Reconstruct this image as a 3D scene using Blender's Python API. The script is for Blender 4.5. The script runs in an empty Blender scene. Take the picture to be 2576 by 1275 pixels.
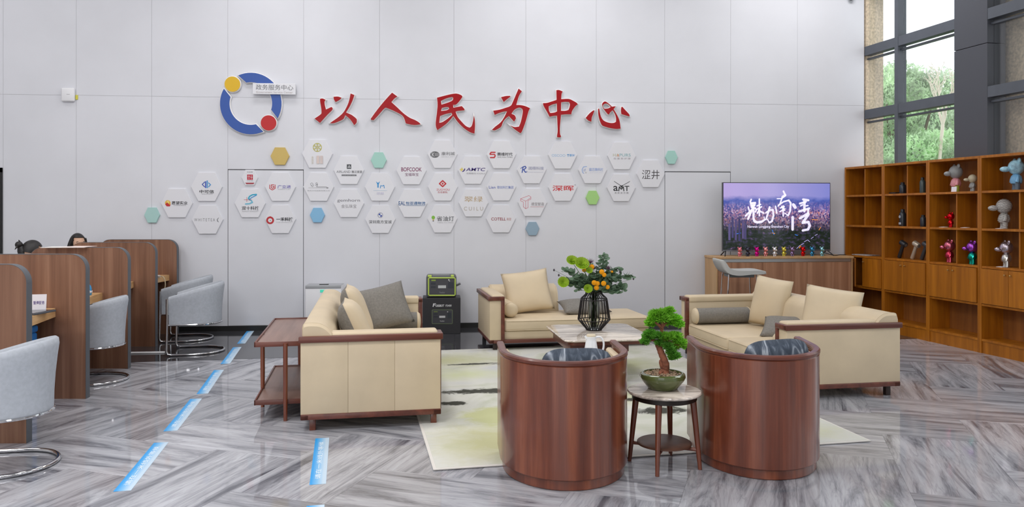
import bpy, bmesh, math, random
from mathutils import Vector, Matrix, Euler
random.seed(7)
S = bpy.context.scene
COL = S.collection
PI = math.pi

# ------------------------------------------------------------------ camera
F_PX, YAW, CAM_H, HORIZON, WALL_Y = 1950.0, 0.0922, 1.619, 532.5, 10.826
cam = bpy.data.cameras.new('camera')
cam.sensor_width = 36.0
cam.lens = 36.0 * F_PX / 2576.0
cam.shift_y = (HORIZON - 637.5) / 2576.0
cam.clip_end = 200
cam_o = bpy.data.objects.new('camera', cam)
cam_o.location = (0, 0, CAM_H)
cam_o.rotation_euler = (PI / 2, 0, -YAW)
COL.objects.link(cam_o)
S.camera = cam_o

# ------------------------------------------------------------------ sky, lamps, exposure
world = bpy.data.worlds.new('sky')
S.world = world
world.use_nodes = True
bg = world.node_tree.nodes['Background']
bg.inputs[0].default_value = (0.93, 0.97, 1.0, 1)
bg.inputs[1].default_value = 2.3
S.view_settings.view_transform = 'Standard'
S.view_settings.look = 'None'
S.view_settings.gamma = 1.0
S.view_settings.exposure = -0.17
S.view_settings.use_curve_mapping = False
CEIL_Z = 5.7
for lx, lw, lb_ in ((-6.0, 1.35, 22), (-2.2, 1.75, 38), (1.6, 0.65, 48), (5.2, 0.12, 64)):
    for ly, le in ((-2.0, 74 * lw), (2.2, 80 * lw), (6.2, 46 * lw), (9.3, lb_)):
        ld = bpy.data.lights.new('ceiling_lamp', 'AREA')
        ld.shape = 'RECTANGLE'
        ld.size, ld.size_y = 1.6, 0.7
        ld.energy = le
        ld.color = (1.0, 0.985, 0.985)
        lo = bpy.data.objects.new('ceiling_lamp', ld)
        lo.location = (lx, ly, CEIL_Z - 0.06)
        COL.objects.link(lo)
S.cycles.max_bounces = 8
S.cycles.diffuse_bounces = 4
S.cycles.glossy_bounces = 4
S.cycles.transparent_max_bounces = 8
S.cycles.sample_clamp_indirect = 6.0
S.cycles.caustics_reflective = False
S.cycles.caustics_refractive = False

# ------------------------------------------------------------------ colour and material helpers
def lin(c):
    def f(v):
        v /= 255.0
        return v / 12.92 if v <= 0.04045 else ((v + 0.055) / 1.055) ** 2.4
    return (f(c[0]), f(c[1]), f(c[2]), 1.0)

def principled(name):
    m = bpy.data.materials.new(name)
    m.use_nodes = True
    return m, m.node_tree, m.node_tree.nodes['Principled BSDF']

MATS = {}
def plain(name, rgb, rough=0.5, metal=0.0, spec=0.5, bump=0.0, bump_scale=200, coat=0.0, emit=0.0, var=0.0, var_scale=6.0):
    if name in MATS:
        return MATS[name]
    m, nt, p = principled(name)
    p.inputs['Base Color'].default_value = lin(rgb)
    p.inputs['Roughness'].default_value = rough
    p.inputs['Metallic'].default_value = metal
    p.inputs['Specular IOR Level'].default_value = spec
    p.inputs['Coat Weight'].default_value = coat
    if emit:
        p.inputs['Emission Color'].default_value = lin(rgb)
        p.inputs['Emission Strength'].default_value = emit
    tc = nt.nodes.new('ShaderNodeTexCoord')
    if var:
        n = nt.nodes.new('ShaderNodeTexNoise'); n.inputs['Scale'].default_value = var_scale
        n.inputs['Detail'].default_value = 4
        nt.links.new(tc.outputs['Object'], n.inputs['Vector'])
        r = nt.nodes.new('ShaderNodeValToRGB')
        a = [max(0, v * (1 - var)) for v in rgb]; b = [min(255, v * (1 + var)) for v in rgb]
        r.color_ramp.elements[0].color = lin(a); r.color_ramp.elements[1].color = lin(b)
        r.color_ramp.elements[0].position = 0.3; r.color_ramp.elements[1].position = 0.7
        nt.links.new(n.outputs['Fac'], r.inputs['Fac'])
        nt.links.new(r.outputs['Color'], p.inputs['Base Color'])
    if bump:
        n = nt.nodes.new('ShaderNodeTexNoise'); n.inputs['Scale'].default_value = bump_scale
        n.inputs['Detail'].default_value = 3
        nt.links.new(tc.outputs['Object'], n.inputs['Vector'])
        bn = nt.nodes.new('ShaderNodeBump'); bn.inputs['Strength'].default_value = bump
        bn.inputs['Distance'].default_value = 0.002
        nt.links.new(n.outputs['Fac'], bn.inputs['Height'])
        nt.links.new(bn.outputs['Normal'], p.inputs['Normal'])
    MATS[name] = m
    return m

def wood(name, c1, c2, axis='Z', scale=9.0, stretch=0.06, rough=0.4, coat=0.0, c3=None):
    if name in MATS:
        return MATS[name]
    m, nt, p = principled(name)
    tc = nt.nodes.new('ShaderNodeTexCoord')
    mp = nt.nodes.new('ShaderNodeMapping')
    s = {'X': (stretch, 1, 1), 'Y': (1, stretch, 1), 'Z': (1, 1, stretch)}[axis]
    mp.inputs['Scale'].default_value = s
    oi = nt.nodes.new('ShaderNodeObjectInfo')
    cb = nt.nodes.new('ShaderNodeCombineXYZ')
    mm = nt.nodes.new('ShaderNodeMath'); mm.operation = 'MULTIPLY'; mm.inputs[1].default_value = 37.0
    nt.links.new(oi.outputs['Random'], mm.inputs[0])
    for k in range(3):
        nt.links.new(mm.outputs[0], cb.inputs[k])
    nt.links.new(cb.outputs[0], mp.inputs['Location'])
    nt.links.new(tc.outputs['Object'], mp.inputs['Vector'])
    n = nt.nodes.new('ShaderNodeTexNoise'); n.inputs['Scale'].default_value = scale
    n.inputs['Detail'].default_value = 6; n.inputs['Roughness'].default_value = 0.62
    n.inputs['Distortion'].default_value = 0.3
    nt.links.new(mp.outputs['Vector'], n.inputs['Vector'])
    r = nt.nodes.new('ShaderNodeValToRGB')
    r.color_ramp.elements[0].position = 0.33; r.color_ramp.elements[1].position = 0.68
    r.color_ramp.elements[0].color = lin(c1); r.color_ramp.elements[1].color = lin(c2)
    if c3:
        e = r.color_ramp.elements.new(0.52); e.color = lin(c3)
    nt.links.new(n.outputs['Fac'], r.inputs['Fac'])
    nt.links.new(r.outputs['Color'], p.inputs['Base Color'])
    p.inputs['Roughness'].default_value = rough
    p.inputs['Coat Weight'].default_value = coat
    p.inputs['Coat Roughness'].default_value = 0.12
    MATS[name] = m
    return m

def marble(name, base, vein, dark, vscale=1.0, rough=0.07, use_random=True, spread=1.0):
    """streaky polished stone: veins run along local X of the piece"""
    if name in MATS:
        return MATS[name]
    m, nt, p = principled(name)
    L = nt.links.new
    tc = nt.nodes.new('ShaderNodeTexCoord')
    add = nt.nodes.new('ShaderNodeVectorMath'); add.operation = 'ADD'
    if use_random:
        oi = nt.nodes.new('ShaderNodeObjectInfo')
        wn = nt.nodes.new('ShaderNodeTexWhiteNoise'); wn.noise_dimensions = '1D'
        L(oi.outputs['Random'], wn.inputs['W'])
        sc = nt.nodes.new('ShaderNodeVectorMath'); sc.operation = 'SCALE'; sc.inputs['Scale'].default_value = 40
        L(wn.outputs['Color'], sc.inputs[0]); L(sc.outputs[0], add.inputs[1])
    L(tc.outputs['Object'], add.inputs[0])
    mp = nt.nodes.new('ShaderNodeMapping'); mp.inputs['Scale'].default_value = (0.55 * vscale, 4.2 * vscale, 1)
    L(add.outputs[0], mp.inputs['Vector'])
    n1 = nt.nodes.new('ShaderNodeTexNoise'); n1.inputs['Scale'].default_value = 1.3
    n1.inputs['Detail'].default_value = 9; n1.inputs['Roughness'].default_value = 0.68; n1.inputs['Distortion'].default_value = 1.3
    L(mp.outputs[0], n1.inputs['Vector'])
    r1 = nt.nodes.new('ShaderNodeValToRGB'); cr = r1.color_ramp
    cr.elements[0].position = 0.34; cr.elements[0].color = lin(dark)
    cr.elements[1].position = 0.66; cr.elements[1].color = lin([min(255, v * 1.12) for v in base])
    e = cr.elements.new(0.44); e.color = lin(vein)
    e = cr.elements.new(0.52); e.color = lin(base)
    L(n1.outputs['Fac'], r1.inputs['Fac'])
    # fine sharp hairline veins
    mp2 = nt.nodes.new('ShaderNodeMapping'); mp2.inputs['Scale'].default_value = (0.9 * vscale, 9.0 * vscale, 1)
    L(add.outputs[0], mp2.inputs['Vector'])
    n2 = nt.nodes.new('ShaderNodeTexNoise'); n2.inputs['Scale'].default_value = 1.8
    n2.inputs['Detail'].default_value = 7; n2.inputs['Distortion'].default_value = 0.5
    L(mp2.outputs[0], n2.inputs['Vector'])
    ab = nt.nodes.new('ShaderNodeMath'); ab.operation = 'SUBTRACT'; ab.inputs[1].default_value = 0.5
    L(n2.outputs['Fac'], ab.inputs[0])
    a2 = nt.nodes.new('ShaderNodeMath'); a2.operation = 'ABSOLUTE'; L(ab.outputs[0], a2.inputs[0])
    r2 = nt.nodes.new('ShaderNodeValToRGB')
    r2.color_ramp.elements[0].color = (0.28 * spread, 0.28 * spread, 0.28 * spread, 1); r2.color_ramp.elements[0].position = 0.0
    r2.color_ramp.elements[1].color = (0, 0, 0, 1); r2.color_ramp.elements[1].position = 0.035
    L(a2.outputs[0], r2.inputs['Fac'])
    mx = nt.nodes.new('ShaderNodeMixRGB'); mx.blend_type = 'MIX'
    L(r2.outputs['Color'], mx.inputs['Fac']); L(r1.outputs['Color'], mx.inputs[1]); mx.inputs[2].default_value = lin(dark)
    out = mx
    if use_random:
        hv = nt.nodes.new('ShaderNodeHueSaturation')
        mr = nt.nodes.new('ShaderNodeMapRange'); mr.inputs['To Min'].default_value = 0.86; mr.inputs['To Max'].default_value = 1.1
        L(oi.outputs['Random'], mr.inputs['Value']); L(mr.outputs[0], hv.inputs['Value']); L(mx.outputs[0], hv.inputs['Color'])
        out = hv
    L(out.outputs[0], p.inputs['Base Color'])
    p.inputs['Roughness'].default_value = rough
    p.inputs['Specular IOR Level'].default_value = 0.45
    MATS[name] = m
    return m

# ------------------------------------------------------------------ mesh helpers
I4 = Matrix.Identity(4)
def T(x=0, y=0, z=0): return Matrix.Translation((x, y, z))
def RZ(a): return Matrix.Rotation(a, 4, 'Z')
def RX(a): return Matrix.Rotation(a, 4, 'X')
def RY(a): return Matrix.Rotation(a, 4, 'Y')
def SC(x, y, z): return Matrix.Diagonal((x, y, z, 1))

def new(): return bmesh.new()

def box(bm, x0, x1, y0, y1, z0, z1, M=I4, bev=0.0, seg=2):
    vs = [bm.verts.new(M @ Vector(p)) for p in
          ((x0, y0, z0), (x1, y0, z0), (x1, y1, z0), (x0, y1, z0), (x0, y0, z1), (x1, y0, z1), (x1, y1, z1), (x0, y1, z1))]
    fs = [bm.faces.new([vs[i] for i in q]) for q in
          ((0, 3, 2, 1), (4, 5, 6, 7), (0, 1, 5, 4), (1, 2, 6, 5), (2, 3, 7, 6), (3, 0, 4, 7))]
    if bev:
        es = list({e for f in fs for e in f.edges})
        bmesh.ops.bevel(bm, geom=es, offset=bev, segments=seg, profile=0.5, affect='EDGES')
    return bm

def prism(bm, poly, z0, z1, M=I4):
    """poly: xy list, extruded in z"""
    a = [bm.verts.new(M @ Vector((x, y, z0))) for x, y in poly]
    b = [bm.verts.new(M @ Vector((x, y, z1))) for x, y in poly]
    n = len(poly)
    bm.faces.new(list(reversed(a))); bm.faces.new(b)
    for i in range(n):
        bm.faces.new((a[i], a[(i + 1) % n], b[(i + 1) % n], b[i]))
    return bm

def loft(bm, rings, close=True, caps=True):
    """rings: lists of Vectors of equal length"""
    vr = [[bm.verts.new(v) for v in r] for r in rings]
    n = len(rings[0])
    for a, b in zip(vr, vr[1:]):
        for i in range(n if close else n - 1):
            j = (i + 1) % n
            try: bm.faces.new((a[i], a[j], b[j], b[i]))
            except ValueError: pass
    if caps and close:
        bm.faces.new(list(reversed(vr[0]))); bm.faces.new(vr[-1])
    return bm

def lathe(bm, prof, seg=32, M=I4, caps=True):
    rings = []
    for r, z in prof:
        rings.append([M @ Vector((r * math.cos(2 * PI * k / seg), r * math.sin(2 * PI * k / seg), z)) for k in range(seg)])
    return loft(bm, rings, True, caps)

def tube(bm, pts, r, seg=8, M=I4, closed=False):
    """sweep a circle along pts; r number or list"""
    P = [Vector(p) for p in pts]
    n = len(P)
    R = r if isinstance(r, (list, tuple)) else [r] * n
    rings = []
    up = None
    for i in range(n):
        if closed:
            t = (P[(i + 1) % n] - P[i - 1])
        else:
            t = P[min(i + 1, n - 1)] - P[max(i - 1, 0)]
        t.normalize()
        if up is None:
            up = Vector((0, 0, 1)) if abs(t.z) < 0.9 else Vector((1, 0, 0))
        side = t.cross(up)
        if side.length < 1e-5:
            side = t.orthogonal()
        side.normalize()
        up = side.cross(t).normalized()
        rings.append([M @ (P[i] + side * (R[i] * math.cos(2 * PI * k / seg)) + up * (R[i] * math.sin(2 * PI * k / seg))) for k in range(seg)])
    if closed:
        rings.append(rings[0])
        vr = [[bm.verts.new(v) for v in q] for q in rings[:-1]]
        for a in range(n):
            b = (a + 1) % n
            for i in range(seg):
                j = (i + 1) % seg
                bm.faces.new((vr[a][i], vr[a][j], vr[b][j], vr[b][i]))
        return bm
    return loft(bm, rings, True, True)

def ball(bm, c, r, M=I4, u=14, v=9, sq=(1, 1, 1)):
    mat = M @ T(*c) @ SC(r * sq[0], r * sq[1], r * sq[2])
    bmesh.ops.create_uvsphere(bm, u_segments=u, v_segments=v, radius=1.0, matrix=mat)
    return bm

def smooth_path(pts, n=6, closed=False):
    P = [Vector(p) for p in pts]
    out = []
    N = len(P)
    rng = range(N if closed else N - 1)
    for i in rng:
        p0 = P[i - 1] if (closed or i > 0) else P[i]
        p1 = P[i]; p2 = P[(i + 1) % N]
        p3 = P[(i + 2) % N] if (closed or i + 2 < N) else p2
        for k in range(n):
            t = k / n
            out.append(0.5 * ((2 * p1) + (-p0 + p2) * t + (2 * p0 - 5 * p1 + 4 * p2 - p3) * t * t + (-p0 + 3 * p1 - 3 * p2 + p3) * t ** 3))
    if not closed:
        out.append(P[-1])
    return out

def obj(name, bm, mat=None, parent=None, M=None, smooth=40, fix=True):
    if isinstance(bm, bmesh.types.BMesh):
        if fix:
            bmesh.ops.recalc_face_normals(bm, faces=bm.faces)
        me = bpy.data.meshes.new(name)
        bm.to_mesh(me); bm.free()
        if smooth:
            me.shade_smooth()
            me.set_sharp_from_angle(angle=math.radians(smooth))
    else:
        me = bm
    if mat is not None and not me.materials:
        me.materials.append(mat)
    o = bpy.data.objects.new(name, me)
    COL.objects.link(o)
    if parent is not None:
        o.parent = parent
    if M is not None:
        o.matrix_local = M
    return o

def tag(o, label, cat, group=None):
    o['label'] = label
    o['category'] = cat
    if group:
        o['group'] = group
    return o

def thing(name, label, cat, M=I4, group=None):
    o = bpy.data.objects.new(name, None)
    o.empty_display_size = 0.1
    COL.objects.link(o)
    o.matrix_world = M
    return tag(o, label, cat, group)

def struct(o):
    o['kind'] = 'structure'
    return o

def copy_tree(o, parent=None):
    c = o.copy()
    COL.objects.link(c)
    c.parent = parent
    for ch in list(o.children):
        copy_tree(ch, c)
    return c

# wall coordinates of a spot on the back wall read off the photograph (metres along the wall, height)
_c, _s = math.cos(YAW), math.sin(YAW)
def wall_xz(u, v, y=WALL_Y):
    a = (u - 1288) / F_PX; b = (v - HORIZON) / F_PX
    k = y / (-a * _s + _c)
    return ((a * _c + _s) * k, CAM_H - b * k)

# ------------------------------------------------------------------ shared materials
M_WALL = plain('wall_white', (221, 222, 228), 0.42, spec=0.35, var=0.012, var_scale=1.5)
M_GAP = plain('joint_grey', (176, 175, 178), 0.8)
M_WHITE = plain('white_satin', (235, 235, 238), 0.4)
M_BLACK = plain('black_matte', (26, 26, 28), 0.5)
M_CHROME = plain('chrome', (205, 205, 208), 0.08, metal=1.0)
M_LEATHER = plain('cream_leather', (210, 192, 162), 0.5, bump=0.25, bump_scale=420, var=0.03, var_scale=3)
M_GREYFAB = plain('grey_linen', (128, 124, 118), 0.9, bump=0.6, bump_scale=700, var=0.06, var_scale=60)
M_CHAIRFAB = plain('light_blue_grey_fabric', (176, 181, 189), 0.85, bump=0.4, bump_scale=600, var=0.03, var_scale=40)
M_REDWOOD = wood('red_brown_wood', (88, 42, 27), (140, 78, 52), 'Z', 12, 0.05, 0.28, coat=0.5, c3=(114, 58, 38))
M_REDWOOD_X = wood('red_brown_wood_x', (84, 40, 30), (118, 62, 46), 'X', 16, 0.06, 0.35, coat=0.2, c3=(102, 52, 38))
M_REDWOOD_Y = wood('red_brown_wood_y', (84, 40, 30), (118, 62, 46), 'Y', 16, 0.06, 0.35, coat=0.2, c3=(102, 52, 38))
M_BOOTH = wood('striped_walnut_board', (116, 80, 61), (158, 119, 95), 'Z', 13, 0.03, 0.5, c3=(137, 98, 76))
M_DESK = wood('light_oak_board', (196, 152, 102), (222, 182, 132), 'Y', 20, 0.08, 0.5)
M_EDGE = plain('dark_grey_edging', (84, 88, 94), 0.45)
M_CASE = wood('orange_oak', (150, 88, 14), (190, 118, 26), 'Z', 12, 0.06, 0.42, c3=(170, 102, 18))
M_CASEIN = wood('orange_oak_back', (126, 76, 32), (160, 100, 44), 'Z', 12, 0.06, 0.5)

# ================================================================== THE SETTING
# ---- floor: herringbone of streaky grey marble, dark polished border along the back wall
M_MARBLE = marble('grey_streaked_marble', (170, 171, 177), (142, 143, 150), (92, 93, 101), rough=0.06)
M_STRIP = plain('charcoal_polished_stone', (62, 62, 66), 0.07, spec=0.6, var=0.08, var_scale=8)
floor = struct(obj('floor', box(new(), -9.6, 9.4, -5.2, 10.84, -0.25, -0.012), M_MARBLE, smooth=0))
W_T = 0.62
ALPHA = math.radians(-24)
tile_me = {}
bm = new(); box(bm, -W_T + 0.0005, W_T - 0.0005, -W_T / 2 + 0.0005, W_T / 2 - 0.0005, -0.014, 0.0)
tile_src = None
k_tile = 0
for kk in range(-40, 41):
    for mm_ in range(-12, 13):
        for vert in (0, 1):
            if vert:
                px_, py_, rot = kk + 3 + 4 * mm_ + 0.5, kk + 1.0, PI / 2
            else:
                px_, py_, rot = kk + 4 * mm_ + 1.0, kk + 0.5, 0.0
            x = W_T * (px_ * math.cos(ALPHA) - py_ * math.sin(ALPHA)) + 1.0
            y = W_T * (px_ * math.sin(ALPHA) + py_ * math.cos(ALPHA)) + 5.0
            if not (-5.2 < x < 8.2 and 2.9 < y < 9.6):
                continue
            if y > 6.8 and x > 6.6 or y > 8.5 and x < 3.2 and y > 9.3:
                continue
            if tile_src is None:
                tile_src = obj('marble_tile', bm, M_MARBLE, floor, smooth=0); o = tile_src
            else:
                o = tile_src.copy(); COL.objects.link(o)
            o.location = (x, y, 0); o.rotation_euler = (0, 0, ALPHA + rot + (PI if k_tile % 2 else 0))
            k_tile += 1
def strip_y(x): return 8.92 + 0.073 * x
xs = [-9.5, -7.8, -6.2, -4.6, -3.0, -1.42, 0.18, 1.78, 3.38, 4.98, 6.58]
for a, b in zip(xs, xs[1:]):
    bm = new()
    prism(bm, [(a + 0.001, strip_y(a)), (b - 0.001, strip_y(b)), (b - 0.001, 10.825), (a + 0.001, 10.825)], -0.011, 0.002)
    obj('border_slab', bm, M_STRIP, floor, smooth=0)

# ---- back wall of large white panels
wall = struct(obj('wall_back', box(new(), -9.6, 6.172, 10.8295, 11.05, -0.1, CEIL_Z), M_GAP, smooth=0))
SEAMS = [-9.6, -8.7, -7.72, -6.74, -5.756, -4.833, -3.866, -2.871, -1.862, -0.835, 0.189, 1.197, 2.2, 3.191, 4.163, 5.163, 6.179]
SEAM_Z = 3.172
g = 0.0016
def wall_panel(x0, x1, z0, z1):
    obj('wall_panel', box(new(), x0 + g, x1 - g, WALL_Y, 10.845, z0 + g, z1 - g), M_WALL, wall, smooth=0)
for a, b in zip(SEAMS, SEAMS[1:]):
    wall_panel(a, b, SEAM_Z, CEIL_Z)
    if abs(a + 2.871) < 1e-3 or abs(a - 3.191) < 1e-3:
        wall_panel(a, b, 2.196, SEAM_Z)
    elif -6.8 < a < -5.8:
        wall_panel(a, b, 2.2, SEAM_Z)
    else:
        wall_panel(a, b, 0.07, SEAM_Z)
M_DARKGAP = plain('dark_gap', (84, 84, 88), 0.8)
for i, (a, b) in enumerate(((-2.871, -1.862), (3.191, 4.163))):
    d = struct(obj('door_%d' % (i + 1), box(new(), a + 0.006, b - 0.006, WALL_Y, 10.846, 0.075, 2.184), M_WALL, smooth=0))
    bm = new()
    box(bm, a, a + 0.006, WALL_Y + 0.002, 10.846, 0.07, 2.196); box(bm, b - 0.006, b, WALL_Y + 0.002, 10.846, 0.07, 2.196)
    box(bm, a, b, WALL_Y + 0.002, 10.846, 2.184, 2.196)
    obj('door_gap', bm, M_DARKGAP, d, smooth=0)
# far left opening with a black frame, only its edge is in view
d3 = struct(obj('door_3', box(new(), -6.72, -5.79, WALL_Y + 0.004, 10.846, 0.0, 2.16), plain('smoked_glass', (38, 38, 40), 0.1), smooth=0))
bm = new()
box(bm, -6.76, -6.70, WALL_Y - 0.03, 10.84, 0, 2.2); box(bm, -5.825, -5.765, WALL_Y - 0.03, 10.84, 0, 2.2); box(bm, -6.76, -5.765, WALL_Y - 0.03, 10.84, 2.14, 2.2)
obj('door_frame', bm, M_BLACK, d3, smooth=0)
struct(obj('baseboard_back', box(new(), -5.76, 6.17, WALL_Y - 0.012, 10.84, 0, 0.07, bev=0.002), plain('black_skirting', (34, 34, 34), 0.4), smooth=0))

# ---- the rest of the shell, out of view
M_SHELL = plain('hall_plaster', (214, 212, 210), 0.7)
struct(obj('ceiling', box(new(), -9.6, 9.4, -5.2, 11.05, CEIL_Z, CEIL_Z + 0.2), M_SHELL, smooth=0))
struct(obj('wall_left', box(new(), -9.8, -9.6, -5.2, 11.05, -0.1, CEIL_Z), M_SHELL, smooth=0))
bm = new()
box(bm, -9.6, -6.5, -5.4, -5.2, -0.1, CEIL_Z); box(bm, 0.0, 9.4, -5.4, -5.2, -0.1, CEIL_Z); box(bm, -6.5, 0.0, -5.4, -5.2, 4.0, CEIL_Z)
struct(obj('wall_front', bm, M_SHELL, smooth=0))
for k in range(3):
    struct(obj('trim_%d' % (k + 1), box(new(), -6.5 + 3.25 * k - 0.05, -6.5 + 3.25 * k + 0.05, -5.4, -5.2, -0.1, 4.0), plain('window_frame_dark', (66, 70, 78), 0.45), smooth=0))

# ---- glazed right wall: runs from the back corner towards the viewer
M_FRAME = plain('window_frame_grey', (84, 89, 98), 0.45, var=0.03)
M_COLCLAD = plain('column_cladding_dark', (74, 76, 84), 0.5)
mg, ntg, pg = principled('window_glass')
for n_ in list(ntg.nodes):
    if n_.type == 'BSDF_PRINCIPLED': ntg.nodes.remove(n_)
tr = ntg.nodes.new('ShaderNodeBsdfTransparent'); tr.inputs[0].default_value = (0.97, 0.985, 0.985, 1)
gl = ntg.nodes.new('ShaderNodeBsdfGlossy'); gl.inputs['Roughness'].default_value = 0.02
mxs = ntg.nodes.new('ShaderNodeMixShader')
mxs.inputs[0].default_value = 0.06; ntg.links.new(tr.outputs[0], mxs.inputs[1]); ntg.links.new(gl.outputs[0], mxs.inputs[2])
ntg.links.new(mxs.outputs[0], ntg.nodes['Material Output'].inputs[0])
# local frame: +x runs along the glass towards the viewer, +y points outdoors
WIN = T(6.18, 10.826, 0) @ RZ(math.atan2(-0.992, 0.126))
def wbox(bm, t0, t1, o0, o1, z0, z1, bev=0.0): return box(bm, t0, t1, o0, o1, z0, z1, bev=bev)
TR_Z = [(0.0, 0.12), (1.14, 1.26), (2.05, 2.18), (2.975, 3.105), (3.90, 4.03), (4.83, 4.96), (5.58, 5.7)]
bays = [(0.0, 0.633), (0.70, 1.70), (2.21, 3.15), (3.22, 4.28)]
MUL = [(0.633, 0.70), (3.15, 3.22)]
for i, (a, b) in enumerate(bays):
    # the window itself is an empty frame group of real bars and panes
    bm = new()
    for z0, z1 in TR_Z:
        wbox(bm, a, b, 0.004, 0.12, z0, z1)
    w = struct(obj('window_%d' % (i + 1), bm, M_FRAME, M=None, smooth=0)); w.matrix_world = WIN
    bm = new()
    for z0, z1 in TR_Z[1:-1]:
        wbox(bm, a, b, 0.05, 0.10, z0 - 0.06, z0 - 0.035)
    obj('pane_bead', bm, M_FRAME, w, smooth=0)
    for (za, zb), (zc, zd) in zip(TR_Z, TR_Z[1:]):
        obj('pane', wbox(new(), a, b, 0.09, 0.098, zb, zc), mg, w, smooth=0)
for a, b in MUL:
    o = struct(obj('trim_4' if a < 1 else 'trim_5', wbox(new(), a, b, 0.0, 0.135, 0, CEIL_Z), M_FRAME, smooth=0)); o.matrix_world = WIN
wr = struct(obj('wall_right', wbox(new(), 4.28, 16.4, -0.02, 0.2, -0.1, 1.0), M_SHELL, smooth=0)); wr.matrix_world = WIN
o = obj('wall_header', wbox(new(), 4.28, 16.4, -0.02, 0.2, 4.4, CEIL_Z), M_SHELL, wr, smooth=0)
for k in range(5):
    obj('wall_pier', wbox(new(), 4.28 + 2.7 * k, 4.55 + 2.7 * k, -0.1, 0.2, 1.0, 4.4), M_FRAME, wr, smooth=0)
col = struct(obj('trim_6', wbox(new(), 1.70, 2.21, 0.0, 0.26, 0, 3.62, bev=0.004), M_COLCLAD, smooth=0)); col.matrix_world = WIN
obj('cladding_panel', wbox(new(), 1.70, 2.21, 0.0, 0.26, 3.626, CEIL_Z, bev=0.004), M_COLCLAD, col, smooth=0)

# ---- outdoors: stone piers against the glass, grass, trees
M_STONE = plain('beige_granite', (204, 186, 162), 0.8, bump=0.5, bump_scale=90, var=0.12, var_scale=30)
sp = tag(obj('stone_pier', wbox(new(), -0.2, 0.0, 0.03, 0.32, -0.2, 5.7), M_STONE, smooth=0), 'beige granite pier beside the white wall corner at the window', 'pillar'); sp.matrix_world = WIN
sp = tag(obj('stone_pier', wbox(new(), 1.75, 2.62, 0.34, 0.75, -0.2, 5.7), M_STONE, smooth=0), 'beige granite pier outside, right of the dark cladded column', 'pillar'); sp.matrix_world = WIN
struct(obj('ground_outside', box(new(), 6.0, 60, 11.2, 70, -0.6, -0.3), plain('grass_ground', (96, 130, 62), 0.95, var=0.2, var_scale=2), smooth=0))
def leaf_mat(name, rgb):
    if name in MATS: return MATS[name]
    m, nt, p = principled(name)
    p.inputs['Base Color'].default_value = lin(rgb); p.inputs['Roughness'].default_value = 0.6
    oi = nt.nodes.new('ShaderNodeTexCoord'); n = nt.nodes.new('ShaderNodeTexNoise'); n.inputs['Scale'].default_value = 1.6
    nt.links.new(oi.outputs['Object'], n.inputs['Vector'])
    r = nt.nodes.new('ShaderNodeValToRGB'); r.color_ramp.elements[0].position = 0.35; r.color_ramp.elements[1].position = 0.65
    r.color_ramp.elements[0].color = lin([v * 0.72 for v in rgb]); r.color_ramp.elements[1].color = lin([min(255, v * 1.18) for v in rgb])
    nt.links.new(n.outputs['Fac'], r.inputs['Fac']); nt.links.new(r.outputs['Color'], p.inputs['Base Color'])
    tl = nt.nodes.new('ShaderNodeBsdfTranslucent'); nt.links.new(r.outputs['Color'], tl.inputs[0])
    mx_ = nt.nodes.new('ShaderNodeMixShader'); mx_.inputs[0].default_value = 0.4
    nt.links.new(p.outputs[0], mx_.inputs[1]); nt.links.new(tl.outputs[0], mx_.inputs[2]); nt.links.new(mx_.outputs[0], nt.nodes['Material Output'].inputs[0])
    MATS[name] = m
    return m
def leaf_cloud(blobs, n, size, rnd):
    """blobs: (centre, radius xyz); scatter small bent leaves in the outer shell of each blob"""
    V, Fc = [], []
    tot = sum(b[1][0] * b[1][1] for b in blobs)
    for c, r in blobs:
        cnt = int(n * r[0] * r[1] / tot)
        for _ in range(cnt):
            d = Vector((rnd.gauss(0, 1), rnd.gauss(0, 1), rnd.gauss(0, 1))).normalized()
            q = rnd.uniform(0.72, 1.06)
            p = Vector((c[0] + d.x * r[0] * q, c[1] + d.y * r[1] * q, c[2] + d.z * r[2] * q))
            e = Euler((rnd.uniform(0, 6.3), rnd.uniform(0, 6.3), rnd.uniform(0, 6.3))).to_matrix()
            s = size * rnd.uniform(0.6, 1.3)
            i = len(V)
            for a, b in ((-1, 0), (0, -0.45), (1, 0), (0, 0.45)):
                V.append(p + e @ Vector((a * s, b * s, 0.15 * s * (1 - abs(a)))))
            Fc.append((i, i + 1, i + 2, i + 3))
    me = bpy.data.meshes.new('foliage'); me.from_pydata([tuple(v) for v in V], [], Fc); me.update()
    return me
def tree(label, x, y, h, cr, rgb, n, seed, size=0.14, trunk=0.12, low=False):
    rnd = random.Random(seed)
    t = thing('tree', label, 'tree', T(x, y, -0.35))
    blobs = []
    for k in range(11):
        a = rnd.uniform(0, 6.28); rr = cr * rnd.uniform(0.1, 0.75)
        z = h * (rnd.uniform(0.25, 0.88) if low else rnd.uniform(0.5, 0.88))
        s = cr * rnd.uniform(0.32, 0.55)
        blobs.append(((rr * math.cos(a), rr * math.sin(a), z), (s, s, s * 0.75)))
    m = leaf_mat('foliage_%d_%d_%d' % tuple(rgb), rgb)  # leaf colours are paled to stand in for outdoor haze
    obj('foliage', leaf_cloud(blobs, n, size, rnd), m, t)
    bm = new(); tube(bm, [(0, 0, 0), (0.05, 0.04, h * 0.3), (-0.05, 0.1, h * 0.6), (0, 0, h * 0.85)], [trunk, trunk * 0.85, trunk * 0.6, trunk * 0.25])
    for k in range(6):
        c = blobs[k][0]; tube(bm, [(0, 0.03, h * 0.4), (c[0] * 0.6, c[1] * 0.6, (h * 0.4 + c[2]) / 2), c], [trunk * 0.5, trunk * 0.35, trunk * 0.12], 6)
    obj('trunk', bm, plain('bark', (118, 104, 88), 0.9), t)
    return t
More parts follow.
